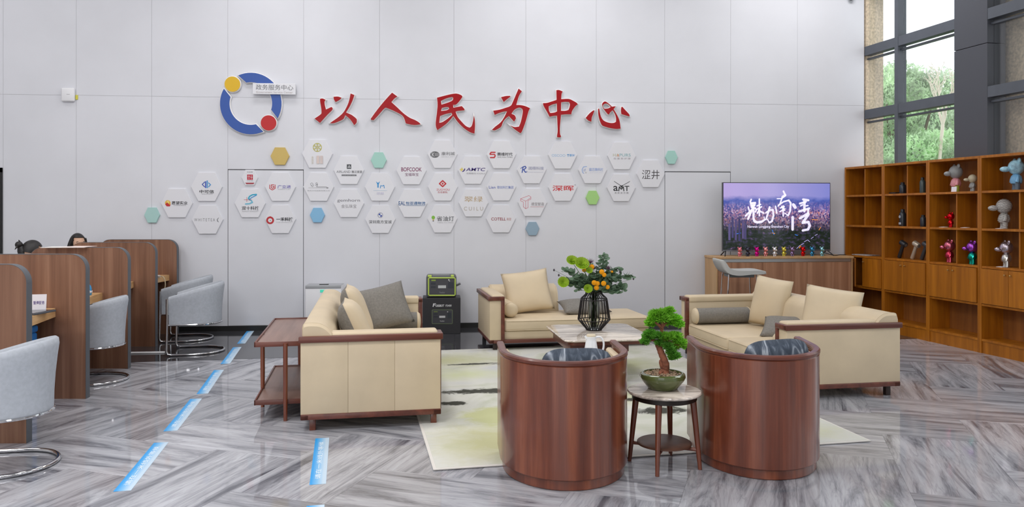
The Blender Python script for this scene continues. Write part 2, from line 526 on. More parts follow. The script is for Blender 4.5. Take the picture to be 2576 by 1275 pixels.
tree('hazy green tree outside left of the window mullion', 9.45, 15.3, 5.2, 1.35, (188, 210, 172), 16000, 5, 0.05)
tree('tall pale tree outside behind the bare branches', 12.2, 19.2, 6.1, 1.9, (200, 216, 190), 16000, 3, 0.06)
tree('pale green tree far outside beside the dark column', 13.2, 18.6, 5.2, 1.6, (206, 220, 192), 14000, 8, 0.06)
tree('bluish green bush outside in the middle of the lower pane', 10.0, 15.0, 4.1, 1.5, (186, 212, 182), 18000, 12, 0.045, 0.05, True)
tree('grey-green bush outside left in the lower pane', 8.9, 14.2, 3.7, 1.1, (190, 214, 176), 14000, 22, 0.045, 0.05, True)
tree('bright yellow-green shrub outside just above the bookcase', 8.05, 12.5, 3.0, 0.72, (218, 236, 150), 14000, 11, 0.032, 0.04, True)
tree('light green shrub outside by the dark column', 8.7, 12.6, 2.9, 0.75, (208, 230, 154), 14000, 15, 0.032, 0.04, True)
tree('small yellow-green shrub outside left of the mullion', 7.5, 12.3, 2.6, 0.5, (218, 236, 152), 9000, 16, 0.03, 0.03, True)
tree('leafy tree outside at the right edge behind the granite', 11.6, 14.6, 5.0, 1.4, (190, 212, 172), 10000, 18, 0.05)
t = thing('bare_tree', 'pale leafless branching tree outside behind the middle pane', 'tree', T(9.0, 13.7, -0.35))
bm = new(); rnd = random.Random(4)
def branch(p, d, l, r, depth):
    q = p + d * l
    tube(bm, [p, p + d * l * 0.5 + Vector((rnd.uniform(-.04, .04), rnd.uniform(-.04, .04), 0)), q], [r, r * 0.85, r * 0.7], 6)
    if depth:
        for k in range(3 if depth > 3 else 2):
            nd = (d + Vector((rnd.uniform(-.6, .6), rnd.uniform(-.5, .5), rnd.uniform(0.0, .4)))).normalized()
            branch(q, nd, (0.5 if depth == 5 else l) * rnd.uniform(0.62, 0.85), r * 0.62, depth - 1)
branch(Vector((0, 0, 0)), Vector((0.08, -0.03, 1)).normalized(), 3.6, 0.042, 5)
obj('branches', bm, plain('pale_bark', (222, 212, 196), 0.9), t)

# ================================================================== THINGS ON THE BACK WALL
def flat_text(body, bold=0.0, res=3):
    c = bpy.data.curves.new('txt', 'FONT'); c.body = body; c.resolution_u = res; c.offset = bold
    c.fill_mode = 'FRONT'
    o = bpy.data.objects.new('txt', c); COL.objects.link(o)
    dg = bpy.context.evaluated_depsgraph_get(); dg.update()
    me = bpy.data.meshes.new_from_object(o.evaluated_get(dg))
    bpy.data.objects.remove(o); bpy.data.curves.remove(c)
    return me

def fit(me, x0, y0, x1, y1, shear=0.0):
    """scale a flat xy mesh into a box"""
    xs_ = [v.co.x for v in me.vertices]; ys_ = [v.co.y for v in me.vertices]
    if not xs_: return me
    ax, bx, ay, by = min(xs_), max(xs_), min(ys_), max(ys_)
    for v in me.vertices:
        fy = (v.co.y - ay) / max(by - ay, 1e-6)
        v.co.x = x0 + (v.co.x - ax) / max(bx - ax, 1e-6) * (x1 - x0) + shear * (fy - 0.5) * (y1 - y0)
        v.co.y = y0 + fy * (y1 - y0)
    return me

def stroke(bm, pts, w, z=0.0, closed=False, seg=8):
    """flat brush line with round ends; w number or list"""
    n = len(pts); Wd = w if isinstance(w, (list, tuple)) else [w] * n
    P = [Vector((p[0], p[1], 0)) for p in pts]
    for i in range(n if closed else n - 1):
        a, b = P[i], P[(i + 1) % n]
        d = b - a
        if d.length < 1e-7: continue
        s = Vector((-d.y, d.x, 0)).normalized()
        q = [a + s * Wd[i] / 2, a - s * Wd[i] / 2, b - s * Wd[(i + 1) % n] / 2, b + s * Wd[(i + 1) % n] / 2]
        bm.faces.new([bm.verts.new((v.x, v.y, z + 2e-5 * i)) for v in q])
    for i in range(n):
        bm.faces.new([bm.verts.new((P[i].x + Wd[i] / 2 * math.cos(2 * PI * k / seg), P[i].y + Wd[i] / 2 * math.sin(2 * PI * k / seg), z + 2e-5 * (i + n))) for k in range(seg)])

WALL_ROT = RX(PI / 2)          # flat xy graphics stand up on the wall, facing the room
ink_cache = {}
def ink(rgb, rough=0.5):
    return plain('ink_%d_%d_%d' % tuple(rgb), rgb, rough)

def marks(parent, cu, cv, items, front, to=None):
    """printed marks on a plaque whose centre is the picture spot (cu, cv); front = how far the face lies from the thing's origin.
    items: ('t',rgb,text,u0,v0,u1,v1[,bold,shear]) ('e',rgb,u,v,ru,rv) ('r',rgb,u0,v0,u1,v1) ('p',rgb,pts) ('l',rgb,w,pts) ('o',rgb,u,v,r,w)"""
    to = to or wall_xz
    X0, Z0 = to(cu, cv)
    def L(u, v):
        x, z = to(u, v); return (x - X0, z - Z0)
    sc = (to(cu + 1, cv)[0] - X0)
    for k, it in enumerate(items):
        kind, rgb = it[0], it[1]
        name = 'lettering' if kind == 't' else 'emblem'
        if kind == 't':
            x0, z1 = L(it[3], it[4]); x1, z0 = L(it[5], it[6])
            me = fit(flat_text(it[2], it[7] if len(it) > 7 else 0.0), x0, z0, x1, z1, it[8] if len(it) > 8 else 0.0)
        else:
            bm = new()
            if kind == 'e':
                x, z = L(it[2], it[3])
                bm.faces.new([bm.verts.new((x + it[4] * sc * math.cos(a * PI / 14), z + it[5] * sc * math.sin(a * PI / 14), 0)) for a in range(28)])
            elif kind == 'r':
                x0, z1 = L(it[2], it[3]); x1, z0 = L(it[4], it[5])
                bm.faces.new([bm.verts.new(q) for q in ((x0, z0, 0), (x1, z0, 0), (x1, z1, 0), (x0, z1, 0))])
            elif kind == 'p':
                bm.faces.new([bm.verts.new((*L(*q), 0)) for q in it[2]])
            elif kind == 'l':
                stroke(bm, [L(*q) for q in it[3]], it[2] * sc)
            elif kind == 'o':
                x, z = L(it[2], it[3]); r = it[4] * sc
                stroke(bm, [(x + r * math.cos(a * PI / 16), z + r * math.sin(a * PI / 16)) for a in range(32)], it[5] * sc, closed=True, seg=6)
            bmesh.ops.recalc_face_normals(bm, faces=bm.faces)
            me = bpy.data.meshes.new('emblem'); bm.to_mesh(me); bm.free()
        me.materials.clear()
        obj(name, me, ink(rgb), parent, T(0, -front - 0.0006 - 0.0006 * k, 0) @ WALL_ROT)

# ---- hexagon plaques
M_PLAQUE = plain('white_acrylic', (228, 228, 233), 0.3)
hex_me = {}
def hexagon(w, h, t, mat, bev=0.004):
    key = (round(w, 3), round(h, 3), t, mat.name)
    if key not in hex_me:
        bm = new()
        poly = [(w / 2, 0), (w * 0.265, h / 2), (-w * 0.265, h / 2), (-w / 2, 0), (-w * 0.265, -h / 2), (w * 0.265, -h / 2)]
        prism(bm, poly, 0, t)
        top = [e for e in bm.edges if all(v.co.z > t - 1e-5 for v in e.verts)]
        bmesh.ops.bevel(bm, geom=top, offset=bev, segments=2, affect='EDGES')
        bmesh.ops.transform(bm, matrix=WALL_ROT, verts=bm.verts)
        bmesh.ops.recalc_face_normals(bm, faces=bm.faces)
        me = bpy.data.meshes.new('hexagon_plaque'); bm.to_mesh(me); bm.free()
        me.materials.append(mat); hex_me[key] = me
    return hex_me[key]
def plaque(u, v, label, items, w=0.412, h=0.388, t=0.022):
    x, z = wall_xz(u, v)
    o = obj('hexagon_plaque', hexagon(w, h, t, M_PLAQUE), None, None, T(x, WALL_Y, z))
    tag(o, label, 'wall plaque', 'white hexagon plaques under the red characters')
    marks(o, u, v, items, t)
    return o
K = (64, 64, 68); GR = (128, 128, 132); LG = (168, 168, 172); RD = (196, 40, 48); BL = (52, 80, 168); SK = (64, 150, 210); GD = (186, 158, 110); CY = (60, 170, 200); DP = (70, 50, 130)
plaque(446, 511, 'white hexagon plaque with red and yellow round emblem, leftmost of all', [
    ('e', (226, 176, 60), 423.5, 511, 7, 8), ('e', (236, 214, 120), 424, 508, 3.5, 4), ('p', RD, [(417, 514), (422, 509), (428, 515), (431, 514), (429, 519), (421, 519)]),
    ('t', K, '愿望实业', 433.5, 506, 473, 514.5, .012), ('t', GR, 'YUANWANG INDUSTRY', 438, 515.5, 470, 517.5)])
plaque(521, 470, 'white hexagon plaque with blue twin-bar emblem over black characters', [
    ('l', BL, 2.2, [(516, 458), (510, 464), (516, 470)]), ('r', (70, 96, 190), 517, 456, 520, 473), ('r', SK, 521, 454, 524, 473), ('l', SK, 2.2, [(526, 460), (531, 464.5), (526, 470)]),
    ('t', K, '中可信', 503, 477.5, 539.5, 486, .012), ('t', GR, 'ZHONGKEXIN', 509, 487, 536, 488.8)])
plaque(523, 552, 'white hexagon plaque with wide-spaced thin grey capitals and a crescent', [
    ('t', GR, 'W H I T E T E A', 490, 549, 542, 556.5), ('l', GR, 1.4, [(551, 548), (547.5, 552), (548, 556), (551, 558)]), ('l', GR, 1.0, [(550, 549), (548, 553), (550, 557)])])
plaque(630, 511, 'white hexagon plaque with a cyan swoosh shaped like an S', [
    ('l', CY, 3.6, [(646, 489), (636, 490), (629, 494), (626, 499), (630, 503)]), ('l', SK, 2.4, [(646, 491), (634, 497), (628, 502)]), ('l', (120, 190, 215), 3.6, [(619, 513), (628, 512.5), (636, 509), (633, 504)]),
    ('l', RD, 0.8, [(622, 496), (622, 508)]), ('l', RD, 0.8, [(615, 502.5), (634, 502.5)]), ('t', K, '双十科技', 609.5, 518.5, 652.5, 528, .01), ('t', LG, 'SHUANGSHI TECHNOLOGY', 610, 530, 651, 532.5)])
plaque(629, 447, 'small hexagon plaque with a red square seal above the doorway', [
    ('r', (192, 44, 66), 622.5, 439, 637, 452.5), ('l', (235, 220, 222), 0.9, [(627, 440.5), (627, 451)]), ('l', (235, 220, 222), 0.9, [(624, 444), (630, 444)]), ('l', (235, 220, 222), 0.9, [(633, 440.5), (633, 451)]), ('l', (235, 220, 222), 0.9, [(631, 446), (636, 446)]),
    ('t', GR, '日月潭', 622.5, 431.5, 636.5, 434), ('t', GR, 'RIYUE TAN', 622, 454, 637.5, 456), ('p', (170, 60, 72), [(618, 459.5), (641, 459.5), (638.5, 463), (620.5, 463)])], 0.215, 0.215, 0.018)
plaque(706, 470, 'white hexagon plaque with a red shield emblem on the door', [
    ('l', RD, 1.8, [(679.5, 465), (679.5, 474), (686, 478), (693, 474), (693, 465)]), ('l', RD, 1.8, [(690, 465), (683.5, 465), (683.5, 472), (686.5, 474), (690, 472), (690, 469), (687, 469)]),
    ('t', (96, 84, 176), '广立进', 699, 465.5, 732.5, 474, .01), ('t', GR, 'GUANG LI JIN', 700, 475.5, 731, 477.5)])
plaque(706, 551, 'white hexagon plaque with a red rounded ring emblem, low on the door', [
    ('o', (190, 44, 52), 680.5, 554, 7.6, 4.6), ('l', (190, 44, 52), 4, [(680.5, 545.5), (680.5, 547)]), ('e', (120, 120, 122), 681, 554.5, 1.4, 1.2),
    ('t', (50, 50, 54), '一禾科技', 696, 546.5, 738, 556, .025), ('t', LG, 'YI HE TECHNOLOGY', 696, 558, 737, 560)])
sw = [('o', (196, 190, 96), 799, 371, 10.5, 1.6)] + [('o', (200, 194, 104), 799 + 6 * math.cos(k * PI / 3), 371 + 6 * math.sin(k * PI / 3), 4.2, 1.1) for k in range(6)]
plaque(799, 387, 'white hexagon plaque with a gold swirl medallion, highest on the left', sw + [
    ('t', (214, 206, 190), '金\n珠\n宝', 784, 393, 790, 412), ('r', (222, 206, 200), 797, 392, 804, 412), ('r', (214, 200, 196), 806, 392, 813, 412)])
plaque(802, 470, 'white hexagon plaque with thin brush writing over an arrow line', [
    ('o', GR, 785, 463, 3, .8), ('l', GR, 0.9, [(783, 467), (787, 470), (790, 465)]), ('o', GR, 797, 461.5, 2, .8), ('l', GR, 0.9, [(794, 466), (800, 464), (797, 470), (806, 470), (822, 470)]),
    ('l', LG, 0.6, [(777, 472.5), (824, 472.5)]), ('p', GR, [(822, 470.5), (828, 472.5), (823, 474.5)]), ('t', LG, '智色文化创意有限公司', 774, 478, 830, 481)])
plaque(878, 428, 'white hexagon plaque with a small black rounded badge', [
    ('r', (74, 78, 82), 873, 413.5, 884, 425), ('l', (225, 225, 228), 1.2, [(875.5, 421.5), (879, 416.5), (882, 421.5), (877, 421.5)]), ('t', GR, 'AIRLAND', 847, 429, 882, 435), ('t', K, '雅兰家居', 885, 429, 911.5, 435.5),
    ('r', (98, 100, 104), 860, 439, 897, 442.6), ('t', (205, 205, 208), 'MORE GOOD SLEEP', 862, 440, 895, 441.8)])
plaque(878, 511, 'white hexagon plaque with wide rounded lower-case letters, lilac tinted', [
    ('t', (104, 100, 110), 'gemhorn', 849, 500, 906, 509.5), ('t', (150, 146, 152), '金弘珠宝', 859, 514, 897, 523)])
plaque(956, 470, 'white hexagon plaque with a sky-blue Y and small deer emblem', [
    ('p', SK, [(946, 456), (951, 460), (956.5, 456), (953, 464), (953, 472), (949.5, 472), (949.5, 464)]), ('l', SK, 1.8, [(957, 473), (958, 467), (962, 468), (966, 466), (967, 473)]),
    ('l', (180, 205, 228), 0.7, [(940, 479), (974, 479)]), ('t', (206, 204, 226), '研赫', 948, 483, 966, 490)])
plaque(957, 551, 'white hexagon plaque with a tiny blue and white roundel', [
    ('o', (150, 150, 172), 957, 541, 6.2, 1.1), ('p', BL, [(957, 541), (957, 536), (953.5, 537.5), (952, 541)]), ('p', BL, [(957, 541), (957, 546), (960.5, 544.5), (962, 541)]), ('t', K, '深圳南方宝诚', 928, 553.5, 985.5, 562)])
plaque(1035, 429, 'white hexagon plaque with bold plum capitals over plum characters', [
    ('t', (128, 44, 92), 'BOFCOOK', 1009.5, 421, 1061, 431.5, .015), ('t', (120, 60, 100), '宝福珠宝', 1019, 435, 1053, 443)])
plaque(1037, 511, 'white hexagon plaque with joined blue capitals in a row of blue characters', [
    ('t', (40, 84, 140), 'EAL', 1003, 506, 1020, 516.5, .012), ('t', (58, 108, 160), '怡亚通物流', 1021, 507, 1070, 515.5, .015), ('l', (58, 108, 160), 0.8, [(1021, 517), (1069, 517)])])
plaque(1113, 388, 'white hexagon plaque with a dark striped globe and letter K', [
    ('e', (96, 96, 100), 1094, 389, 11.5, 8), ('l', (226, 226, 228), 1.2, [(1087, 384), (1087, 394)]), ('l', (226, 226, 228), 1.2, [(1092, 384), (1088.5, 389), (1092, 394)]),
    ('l', (226, 226, 228), .9, [(1094, 386), (1104, 386)]), ('l', (226, 226, 228), .9, [(1094, 389), (1105, 389)]), ('l', (226, 226, 228), .9, [(1094, 392), (1104, 392)]),
    ('t', GR, '康利城', 1110.5, 382, 1144, 391), ('t', LG, 'KINGLY CITY', 1111, 393.5, 1144, 395.5)])
plaque(1114, 470, 'white hexagon plaque with a red interlocked diamond emblem', [
    ('l', RD, 3.2, [(1105.5, 462), (1113.5, 454.5), (1121.5, 462), (1113.5, 469.5), (1105.5, 462)]), ('p', RD, [(1110.5, 462), (1113.5, 459), (1116.5, 462), (1113.5, 465)]),
    ('t', (214, 98, 104), 'ZUOYOU', 1098, 474.5, 1131, 479.5), ('t', (190, 74, 84), '左右家私', 1101, 481, 1126, 486)])
plaque(1113, 550, 'white hexagon plaque with a small green light bulb', [
    ('e', (132, 190, 70), 1090, 547, 4.4, 4.6), ('r', (226, 190, 70), 1088, 551.5, 1092, 553.5), ('r', (120, 120, 122), 1088.5, 554, 1091.5, 557), ('t', (74, 74, 78), '省油灯', 1099, 543.5, 1142, 556), ('t', LG, 'SHENG YOU DENG', 1100, 558.5, 1140, 560.5)])
plaque(1189, 428, 'white hexagon plaque with slanted purple capitals and a yellow spark', [
    ('p', (224, 206, 120), [(1156, 426), (1160, 424), (1162, 420.5), (1164, 425), (1168, 427), (1163, 428.5), (1161, 432)]), ('l', DP, 2.6, [(1164, 431.5), (1168, 428.5), (1169, 425)]),
    ('t', DP, 'AMTC', 1173, 422, 1220, 430.5, .012, 0.25), ('t', LG, '佳晨酷动 IOGALE', 1173, 434, 1220, 438.5)])
plaque(1191, 510, 'white hexagon plaque with thin gold seal characters over thin capitals', [
    ('t', GD, '翠绿', 1168, 494, 1214, 508), ('t', (180, 170, 156), 'C U I L U', 1167, 520, 1215, 529.5)])
plaque(1261, 389, 'white hexagon plaque with a bold red S in broken blocks', [
    ('l', RD, 3.2, [(1245, 383.5), (1235, 383.5), (1232.5, 387.5)]), ('l', RD, 2.8, [(1232.5, 388.5), (1244, 388.5), (1245.5, 392)]), ('l', RD, 3.2, [(1245, 393), (1243, 396.5), (1233.5, 396.5)]),
    ('t', K, '赛维时代', 1250.5, 383.5, 1289, 392.5, .01), ('t', GR, 'SAILVAN TIMES', 1251, 394, 1289, 397)])
plaque(1261, 470, 'white hexagon plaque with periwinkle letters and characters on one line', [
    ('t', (98, 108, 180), 'Lian', 1229.5, 467.5, 1246, 474.5, .01), ('t', (136, 150, 204), '联创科技集团', 1250.5, 467.5, 1291, 475, .01)])
plaque(1260, 550, 'white hexagon plaque with dark red capitals on one short line', [
    ('t', (150, 44, 52), 'COTELL', 1235.5, 547, 1272, 554.5, .012), ('t', (200, 150, 150), '高登', 1274, 547.5, 1286, 554.5)])
plaque(1337, 427, 'white hexagon plaque with a tall blue letter R', [
    ('l', BL, 2.4, [(1313, 434), (1315.5, 420), (1321, 418.5), (1323, 422), (1318, 426.5), (1316, 427)]), ('l', BL, 2.4, [(1317, 427), (1321, 433), (1323, 433)]), ('l', BL, 1.4, [(1309.5, 424), (1313, 421), (1317, 419)]), ('o', BL, 1324.5, 431.8, 1.3, .6),
    ('t', (150, 152, 182), '润得科技', 1328.5, 419, 1367.5, 427.5), ('t', (190, 192, 210), 'RUNDE TECHNOLOGY', 1328, 432, 1367, 434)])
plaque(1339, 509, 'white hexagon plaque with a pink outline of a folded ribbon', [
    ('l', (206, 110, 124), 1.0, [(1309, 505), (1309, 500), (1330, 492), (1335, 495), (1335, 501), (1328, 504), (1328, 522), (1322, 525), (1316, 520), (1316, 508), (1309, 505)]), ('l', (206, 110, 124), .9, [(1309, 500), (1322, 506), (1335, 497)]), ('l', (206, 110, 124), .9, [(1322, 506), (1322, 524)]),
    ('t', (150, 142, 146), '德宝智造', 1336, 509, 1368, 517), ('l', (206, 130, 140), .7, [(1334, 520), (1367, 520)])])
plaque(1415, 390, 'white hexagon plaque with wide pale-blue capitals and characters', [
    ('t', (150, 190, 226), 'OSCOO', 1387.5, 388, 1421.5, 394.5), ('t', (92, 164, 224), '奥斯珂', 1425, 387.5, 1446, 394.5, .012)])
plaque(1415, 471, 'white hexagon plaque with two heavy red blocky characters', [
    ('t', (204, 32, 42), '深晖', 1389, 466.5, 1442.5, 480.5, .012), ('o', GR, 1446, 465, 1.2, .5)])
plaque(1490, 427, 'white hexagon plaque with a pale blue C enclosing small letters', [
    ('l', (120, 160, 220), 1.4, [(1475, 419), (1467, 420), (1463.5, 427), (1465, 434), (1468, 436)]), ('t', (84, 120, 190), 'LXT', 1467, 425, 1473, 431), ('t', GR, '芯', 1471, 433, 1475, 436), ('t', (160, 180, 226), '蓝芯微科技', 1481, 422.5, 1517, 430.5, .01), ('t', (200, 206, 224), 'BLUE CORE TECH', 1483, 433, 1515, 435)])
plaque(1563, 392, 'white hexagon plaque with thin pastel capitals over widely spaced characters', [
    ('t', (190, 188, 160), 'HA', 1541.5, 386.5, 1556, 394), ('t', (140, 186, 190), 'PURS', 1557.5, 386.5, 1585.5, 394), ('l', (226, 140, 96), 1.0, [(1552, 394), (1554, 388), (1556, 394)]), ('t', (176, 170, 176), '哈 普 斯 护 理', 1543, 396.5, 1585, 401.5)])
plaque(1562, 472, 'white hexagon plaque with bold black letters under two long antennae', [
    ('t', (50, 50, 54), 'a', 1542, 467.5, 1553.5, 480.5, .012), ('t', (50, 50, 54), 'T', 1570, 467.5, 1582, 480.5, .012), ('l', (50, 50, 54), 2.4, [(1555.5, 480), (1557, 470), (1562, 476), (1567, 470), (1568.5, 480)]), ('p', (50, 50, 54), [(1558, 466.5), (1567, 466.5), (1562.5, 473)]),
    ('l', (70, 70, 74), 1.0, [(1544, 456), (1560, 466.5)]), ('l', (70, 70, 74), 1.0, [(1583, 456.5), (1565, 466.5)]), ('t', GR, '麦 蚁 显 示 器', 1545, 483, 1580, 487)])
plaque(1636, 437, 'white hexagon plaque with two large thin black characters, rightmost of all', [
    ('t', (70, 66, 68), '涩井', 1614, 427.5, 1658, 451)])

def colour_hex(u, v, rgb, label, w=0.215, h=0.215):
    x, z = wall_xz(u, v)
    o = obj('colour_hexagon', hexagon(w, h, 0.03, plain('acrylic_%d_%d_%d' % rgb, rgb, 0.35)), None, None, T(x, WALL_Y, z))
    tag(o, label, 'wall plaque', 'small plain coloured hexagons')
colour_hex(705, 393, (206, 178, 98), 'plain ochre hexagon above the door, largest of the coloured ones', 0.25, 0.238)
colour_hex(953, 403, (166, 212, 200), 'plain mint hexagon below the second red character')
colour_hex(384, 541, (172, 210, 206), 'plain mint hexagon at the far left end of the plaques', 0.2, 0.205)
colour_hex(799, 541, (132, 186, 222), 'plain sky-blue hexagon right of the door', 0.2, 0.2)
colour_hex(1490, 497, (168, 214, 132), 'plain light green hexagon between white plaques', 0.195, 0.195)
colour_hex(1339, 575, (148, 172, 190), 'plain grey-blue hexagon lowest of the coloured ones', 0.195, 0.19)
colour_hex(1688, 396, (168, 212, 202), 'plain mint hexagon at the far right end of the plaques', 0.18, 0.19)

# ---- red calligraphic characters with a white rim
GLYPHS = {
 'y': ((780, 220, 11.593), [[(310, 345), (380, 335), (470, 375), (440, 420), (445, 520), (480, 655), (640, 580), (670, 610), (660, 670), (520, 810), (305, 1045), (150, 920), (320, 800), (350, 740), (340, 600), (310, 420)],
        [(700, 285), (830, 280), (935, 315), (870, 380), (760, 440), (710, 360)],
        [(1195, 190), (1305, 235), (1240, 420), (1150, 600), (1060, 740), (1220, 810), (1350, 910), (1375, 960), (1365, 1040), (1300, 1110), (1180, 940), (1040, 815), (985, 930), (850, 1000), (700, 1055), (595, 1050), (700, 975), (850, 870), (990, 735), (1090, 560), (1150, 400)]]),
 'r': ((920, 220, 11.593), [[(775, 165), (930, 280), (850, 330), (755, 440), (920, 590), (1100, 760), (1280, 890), (1440, 960), (1550, 1025), (1605, 1085), (1420, 1105), (1200, 1065), (1165, 1030), (1130, 920), (1060, 820), (880, 720), (700, 640), (590, 600), (520, 655), (360, 840), (240, 965), (165, 955), (155, 925), (340, 670), (560, 400)]]),
 'm': ((1080, 220, 9.808), [[(190, 265), (360, 220), (550, 175), (680, 165), (790, 205), (815, 245), (740, 350), (660, 430), (585, 440), (590, 510), (700, 490), (800, 470), (865, 545), (862, 575), (700, 590), (645, 610), (700, 740), (800, 860), (900, 960), (990, 1000), (1040, 960), (1075, 840), (1095, 700), (1115, 790), (1125, 950), (1110, 1145), (1000, 1110), (850, 1010), (700, 860), (590, 710), (520, 800), (400, 920), (200, 1060), (165, 980), (160, 860), (190, 620), (205, 430)],
        [(285, 345), (420, 280), (560, 245), (590, 270), (570, 330), (470, 380), (300, 435)],
        [(310, 515), (400, 495), (475, 495), (490, 540), (420, 575), (290, 590)],
        [(265, 715), (400, 665), (545, 635), (565, 685), (450, 780), (330, 860), (245, 885)]]),
 'w': ((1220, 215, 9.446), [[(375, 290), (490, 262), (595, 258), (595, 280), (500, 350), (440, 405)],
        [(790, 85), (868, 150), (800, 260), (735, 475), (830, 475), (950, 500), (1060, 550), (1020, 640), (960, 860), (870, 1100), (830, 1140), (700, 1050), (595, 955), (690, 995), (800, 985), (850, 850), (890, 640), (880, 570), (810, 535), (700, 580), (620, 680), (700, 720), (730, 790), (685, 870), (620, 800), (560, 735), (480, 800), (420, 880), (380, 985), (300, 1040), (220, 1075), (160, 1060), (240, 985), (360, 890), (440, 780), (520, 620), (420, 635), (300, 675), (225, 710), (190, 610), (340, 585), (470, 545), (600, 495), (660, 390)]]),
 'z': ((1350, 215, 9.108), [[(440, 120), (500, 115), (585, 150), (560, 200), (550, 325), (720, 318), (820, 360), (900, 405), (930, 440), (870, 490), (800, 590), (780, 670), (660, 670), (545, 680), (535, 800), (520, 980), (525, 1120), (545, 1165), (535, 1195), (460, 1195), (455, 1160), (470, 1050), (465, 900), (455, 700), (380, 705), (285, 725), (230, 620), (150, 480), (135, 415), (230, 408), (340, 375), (445, 340)],
        [(265, 490), (340, 450), (450, 420), (455, 605), (390, 630), (300, 640), (272, 580)],
        [(550, 395), (640, 385), (730, 392), (750, 440), (735, 520), (715, 570), (640, 590), (545, 590)]]),
 'x': ((1460, 240, 12.75), [[(150, 735), (260, 600), (370, 510), (430, 490), (390, 610), (345, 720), (330, 855), (230, 815)],
        [(545, 440), (580, 435), (620, 640), (680, 770), (760, 840), (900, 890), (1040, 895), (1115, 860), (1120, 740), (1080, 600), (1010, 485), (930, 560), (900, 620), (860, 620), (780, 520), (710, 420), (675, 320), (690, 260), (740, 215), (800, 218), (900, 290), (985, 375), (1110, 360), (1040, 455), (1130, 600), (1210, 760), (1245, 900), (1265, 1075), (1120, 1085), (900, 1050), (720, 995), (660, 950), (600, 820), (555, 640)],
        [(740, 290), (820, 275), (900, 320), (955, 385), (860, 430), (745, 440), (705, 380), (705, 320)],
        [(1290, 385), (1320, 378), (1420, 490), (1540, 620), (1550, 690), (1420, 650), (1290, 610), (1275, 500)]]),
}
def smooth_outline(pts, n=3):
    """round the gentle vertices, keep the sharp corners"""
    N = len(pts); out = []
    P = [Vector((p[0], p[1])) for p in pts]
    sharp = []
    for i in range(N):
        a = P[i] - P[i - 1]; b = P[(i + 1) % N] - P[i]
        sharp.append(a.length > 1e-6 and b.length > 1e-6 and abs(a.angle_signed(b)) > 0.85)
    for i in range(N):
        p1, p2 = P[i], P[(i + 1) % N]
        p0 = P[i - 1] if not sharp[i] else p1 - (p2 - p1)
        p3 = P[(i + 2) % N] if not sharp[(i + 1) % N] else p2 + (p2 - p1)
        for k in range(n):
            t = k / n
            out.append(0.5 * ((2 * p1) + (-p0 + p2) * t + (2 * p0 - 5 * p1 + 4 * p2 - p3) * t * t + (-p0 + 3 * p1 - 3 * p2 + p3) * t ** 3))
    return out
def curve_mesh(loops, extrude, bevel):
    c = bpy.data.curves.new('g', 'CURVE'); c.dimensions = '2D'; c.fill_mode = 'BOTH'
    c.extrude = extrude; c.bevel_depth = bevel; c.bevel_resolution = 1
    for lp in loops:
        s = c.splines.new('POLY'); s.points.add(len(lp) - 1); s.use_cyclic_u = True
        for q, p in zip(s.points, lp): q.co = (p[0], p[1], 0, 1)
    o = bpy.data.objects.new('g', c); COL.objects.link(o)
    dg = bpy.context.evaluated_depsgraph_get(); dg.update()
    me = bpy.data.meshes.new_from_object(o.evaluated_get(dg))
    bpy.data.objects.remove(o); bpy.data.curves.remove(c)
    return me
M_RED = plain('gloss_red_acrylic', (168, 10, 22), 0.08, spec=0.5, coat=0.5)
M_RIM = plain('white_rim', (238, 236, 236), 0.4)
WORDS = {'y': 'first of six red calligraphic wall characters, with a detached dot', 'r': 'red two-stroke calligraphic wall character shaped like a walking figure', 'm': 'boxy red calligraphic wall character with a long upturned hook',
         'w': 'red calligraphic wall character between the boxy one and the tall crossed one', 'z': 'tall red calligraphic wall character of a box crossed by a vertical', 'x': 'last of six red calligraphic wall characters, looped with three loose dots'}
for key, ((ox, oy, sc_), loops) in GLYPHS.items():
    w = [[wall_xz(ox + p[0] / sc_, oy + p[1] / sc_) for p in lp] for lp in loops]
    allp = [p for lp in w for p in lp]
    cx = sum(p[0] for p in allp) / len(allp); cz = sum(p[1] for p in allp) / len(allp)
    lp = [smooth_outline([(p[0] - cx, p[1] - cz) for p in l]) for l in w]
    t = thing('calligraphy_character', WORDS[key], 'wall lettering', T(cx, WALL_Y, cz), 'red calligraphic characters')
    me = curve_mesh(lp, 0.012, 0.010); me.materials.clear()
    obj('white_backing', me, M_RIM, t, T(0, -0.022, 0) @ WALL_ROT)
    me = curve_mesh(lp, 0.004, 0.0); me.materials.clear()
    obj('red_face', me, M_RED, t, T(0, -0.0475, 0) @ WALL_ROT)

# ---- round emblem: broken blue ring, yellow and red discs, a name board
M_BLUE = plain('emblem_blue', (44, 84, 164), 0.4)
def ring_piece(a0, a1, e0, e1):
    """outline in picture units round the emblem centre; a in degrees clockwise from the right, e = extra slant of the inner ends"""
    R, r = 77, 53.5
    o_ = [(R * math.cos(math.radians(a0 + (a1 - a0) * k / 22)), R * math.sin(math.radians(a0 + (a1 - a0) * k / 22))) for k in range(23)]
    i_ = [(r * math.cos(math.radians(a0 + e0 + (a1 + e1 - a0 - e0) * k / 22)), r * math.sin(math.radians(a0 + e0 + (a1 + e1 - a0 - e0) * k / 22))) for k in range(23)]
    return o_ + list(reversed(i_))
EU, EV = 633.0, 261.5
emb = thing('ring_emblem', 'large broken blue ring emblem with yellow and red discs left of the red characters', 'wall emblem', T(wall_xz(EU, EV)[0], WALL_Y - 0.003, wall_xz(EU, EV)[1]))
ex, ez = wall_xz(EU, EV)
def eloc(p):
    x, z = wall_xz(EU + p[0], EV + p[1]); return (x - ex, z - ez)
